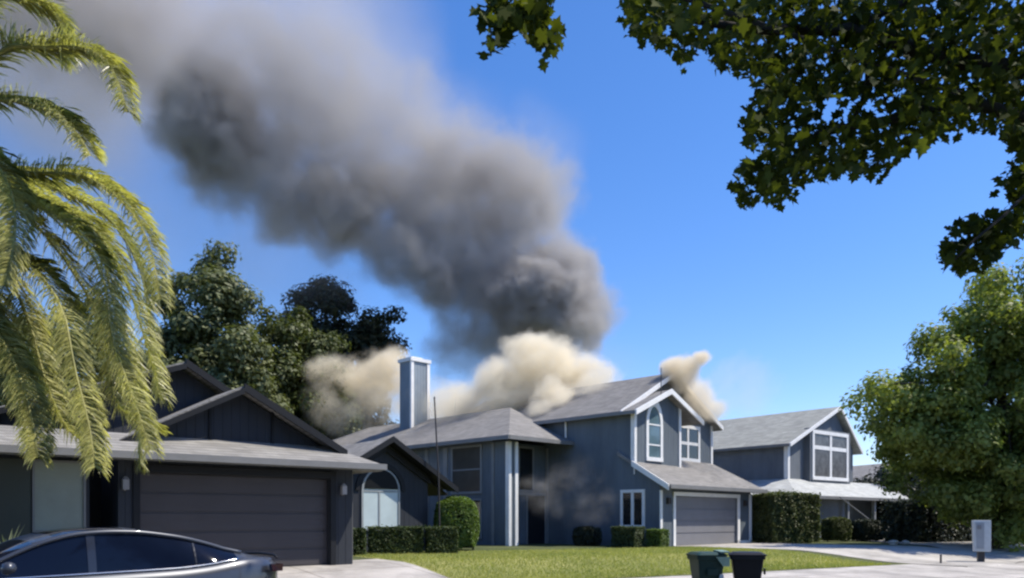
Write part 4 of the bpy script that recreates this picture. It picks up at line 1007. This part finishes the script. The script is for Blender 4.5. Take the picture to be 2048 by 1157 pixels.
PK = [1.0]
def B(x, y, d, r, a, ry=None, rd=None):
    """blob at photo pixel, radius r in pixels"""
    k = d/F; c = px(x, y, d); e = PK[0]; return (tuple(c), (r*k*e, (rd or r)*k*e, (ry or r)*k*e), a)
D = 59.0
PK[0] = 1.22
plume = [B(1085,600,D,118,1.2,115), B(1075,590,D-3,70,4.5,65), B(400,245,D-5,62,3.5,75), B(870,560,D-3,50,1.6,45), B(700,440,D-3,60,1.3,40), B(1000,560,D,110,.55), B(925,500,D,120,.55), B(1000,400,D,125,.5,115), B(930,640,D,70,.35,90),
         B(830,470,D-1,110,.55), B(900,370,D,140,.4,100), B(690,410,D-1,120,.62,95), B(600,420,D-2,100,.6,75), B(500,340,D-3,110,.5,100), B(425,265,D-4,105,1.3,115), B(330,110,D-5,140,.17,100), B(200,20,D-6,180,.24,100), B(60,-20,D-7,180,.24,120), B(560,240,D-3,130,.3,110),
         B(520,150,D-4,120,.22), B(1060,390,D+2,90,.2), B(790,270,D,150,.16,110), B(640,240,D-2,170,.2,150), B(930,700,D,80,.28,50), B(1010,665,D,90,.6,60), B(1130,640,D-3,60,.9,50)]
smoke('smoke_plume', plume, (px(-260,0,D).x, D-13, px(0,780,D).z), (px(1300,0,D).x, D+9, px(0,-120,D).z), .2,
      [(.13,3.0,2.0),(.42,2.0,4.0),(1.1,.8,3.0)], .38, (.625,.605,.595), 1.7, 'dark grey smoke plume billowing up and left from the burning roof', carve=(.38,.60,.08), soft=.8, kk=1.9, edge=(-.08,.26), rough=.66)
PK[0] = 1.2
veil = [B(600,110,D,260,.10,190), B(380,60,D,280,.12,150), B(120,90,D,280,.16,210), B(790,160,D,120,.06,170), B(60,350,D,330,.045,330), B(400,420,D,260,.03,220),
        B(860,330,D,200,.06,150), B(1090,330,D,90,.05,110), B(160,40,D-6,160,.2,120), B(560,560,D,220,.045,120), B(1180,740,D-8,120,.03,60)]
smoke('smoke_veil', veil, (px(-350,0,D).x, D-13, 6.0), (px(1260,0,D).x, D+12, px(0,-150,D).z), .6,
      [(.08,6,2.0),(.3,2.5,2.0)], .14, (.80,.765,.74), 1.1, 'thin pale smoke veil spread over the left sky around the plume', carve=(.3,.7,.35), soft=.9, seed=11.0, kk=.8, edge=(-.3,.5))
R = 41.0; PK[0] = 1.2
tan = [B(1085,745,R,75,1.0,62), B(1140,765,R,58,1.0,52), B(1010,780,R,75,.9,52), B(1175,755,R-.5,48,.8,38), B(1110,795,38.5,45,1.0,38), B(950,800,R+1,75,.7,36), B(890,815,R+3,70,.35,30), B(1190,790,38,32,.5,36), B(1060,705,R+1,50,.9,30), B(1215,760,R-1,30,.3,25), B(1075,825,37.6,30,.5,22), B(930,810,R-1,85,.12,42), B(860,800,R+2,60,.12,40), B(760,860,R+2,70,.05,30)]
smoke('tan_smoke', tan, (px(800,0,R+3).x, 36.0, px(0,875,R).z), (px(1270,0,R).x, 46.0, px(0,640,R).z), .075,
      [(.4,1.1,2.0),(1.3,.8,4.0),(3.2,.28,3.0)], 1.15, (.985,.925,.79), 3.6, 'thick cream-tan smoke boiling off the middle of the burning roof', carve=(.40,.60,.06), soft=.9, seed=3.0, kk=2.3, edge=(-.1,.25), rough=.72, streak=((.5,1,1), .75))
R2 = 48.0
tan2 = [B(765,740,R2,55,.9,40), B(705,748,R2,60,.7,38), B(645,750,R2,40,.6,30), B(765,800,R2,60,.45,45), B(700,840,R2,55,.3,35), B(640,800,R2,34,.45,50), B(790,770,R2,30,.8,60)]
smoke('tan_smoke', tan2, (px(560,0,R2).x, 44.5, px(0,890,R2).z), (px(850,0,R2).x, 51.5, px(0,670,R2).z), .11,
      [(.35,1.4,2.0),(1.1,.9,4.0)], .6, (.985,.91,.76), 2.6, 'tan smoke drifting left of the chimney in front of the dark oaks', carve=(.40,.62,.02), soft=.9, seed=17.0, kk=2.6, edge=(-.1,.35), rough=.7, streak=((.55,1,1), .5))
R3 = 35.6
tan3 = [B(1352,742,R3,30,1.0,26), B(1380,735,R3,20,1.0,18), B(1400,716,R3,18,1.0,15), B(1372,760,R3,26,.8,26), B(1400,795,R3+.4,30,.4,34), B(1425,820,R3+.6,30,.35,22), B(1480,775,R3+2,80,.03,65)]
smoke('tan_smoke', tan3, (px(1290,0,R3).x, 34.2, px(0,860,R3).z), (px(1600,0,R3).x, 38.6, px(0,680,R3).z), .06,
      [(.8,.6,2.0),(2.4,.4,4.0)], 1.5, (.985,.91,.76), 5.5, 'small tan smoke puff escaping at the front gable peak', carve=(.3,.62,.2), soft=.8, seed=29.0, kk=2.4, edge=(-.1,.3), rough=.7, streak=((.5,1,1), .8))
wl = [((1.6,33.0,2.6),(1.5,.7,1.0),1.2), ((2.6,32.6,3.3),(1.5,.6,1.1),.8), ((.9,33.4,2.9),(1.0,.7,.8),1.3), ((3.2,32.2,2.2),(1.4,.6,1.1),.8), ((2.3,32.5,1.8),(1.2,.6,.6),.7), ((-3.2,34.2,3.3),(2.2,1.1,1.6),.10)]
smoke('wall_smoke', wl, (-6.0,31.2,.8), (5.4,36.0,5.2), .08, [(.9,.7,2.0),(2.5,.4,3.0)], 1.6, (.68,.66,.64), .42,
      'faint brown smoke wisps drifting along the long blue-grey wall', carve=(.38,.66,.05), soft=.9, seed=41.0, kk=1.2, edge=(-.1,.7))

# trees across the road behind the viewer: seen in the window glass and car panels
Cc = []; Nc = []
for i in range(9):
    c0 = np.array((-34+i*8.5+rng.normal(0,1), -17+rng.normal(0,2.5), 5.2+rng.normal(0,.8)))
    a, b, _ = clumps([((0,0,0),(4.4,3.6,4.2))], 60, 60, 1.1, shell=.3); Cc.append(a+c0); Nc.append(b)
Cc = np.concatenate(Cc); Nc = np.concatenate(Nc)
tl = leaf_object('treeline', Cc, Nc, .55*rng.uniform(.6,1.3,len(Cc)), LM['mid'])
tag(tl, 'row of leafy trees across the road, seen only reflected in glass', 'trees', kind='stuff')
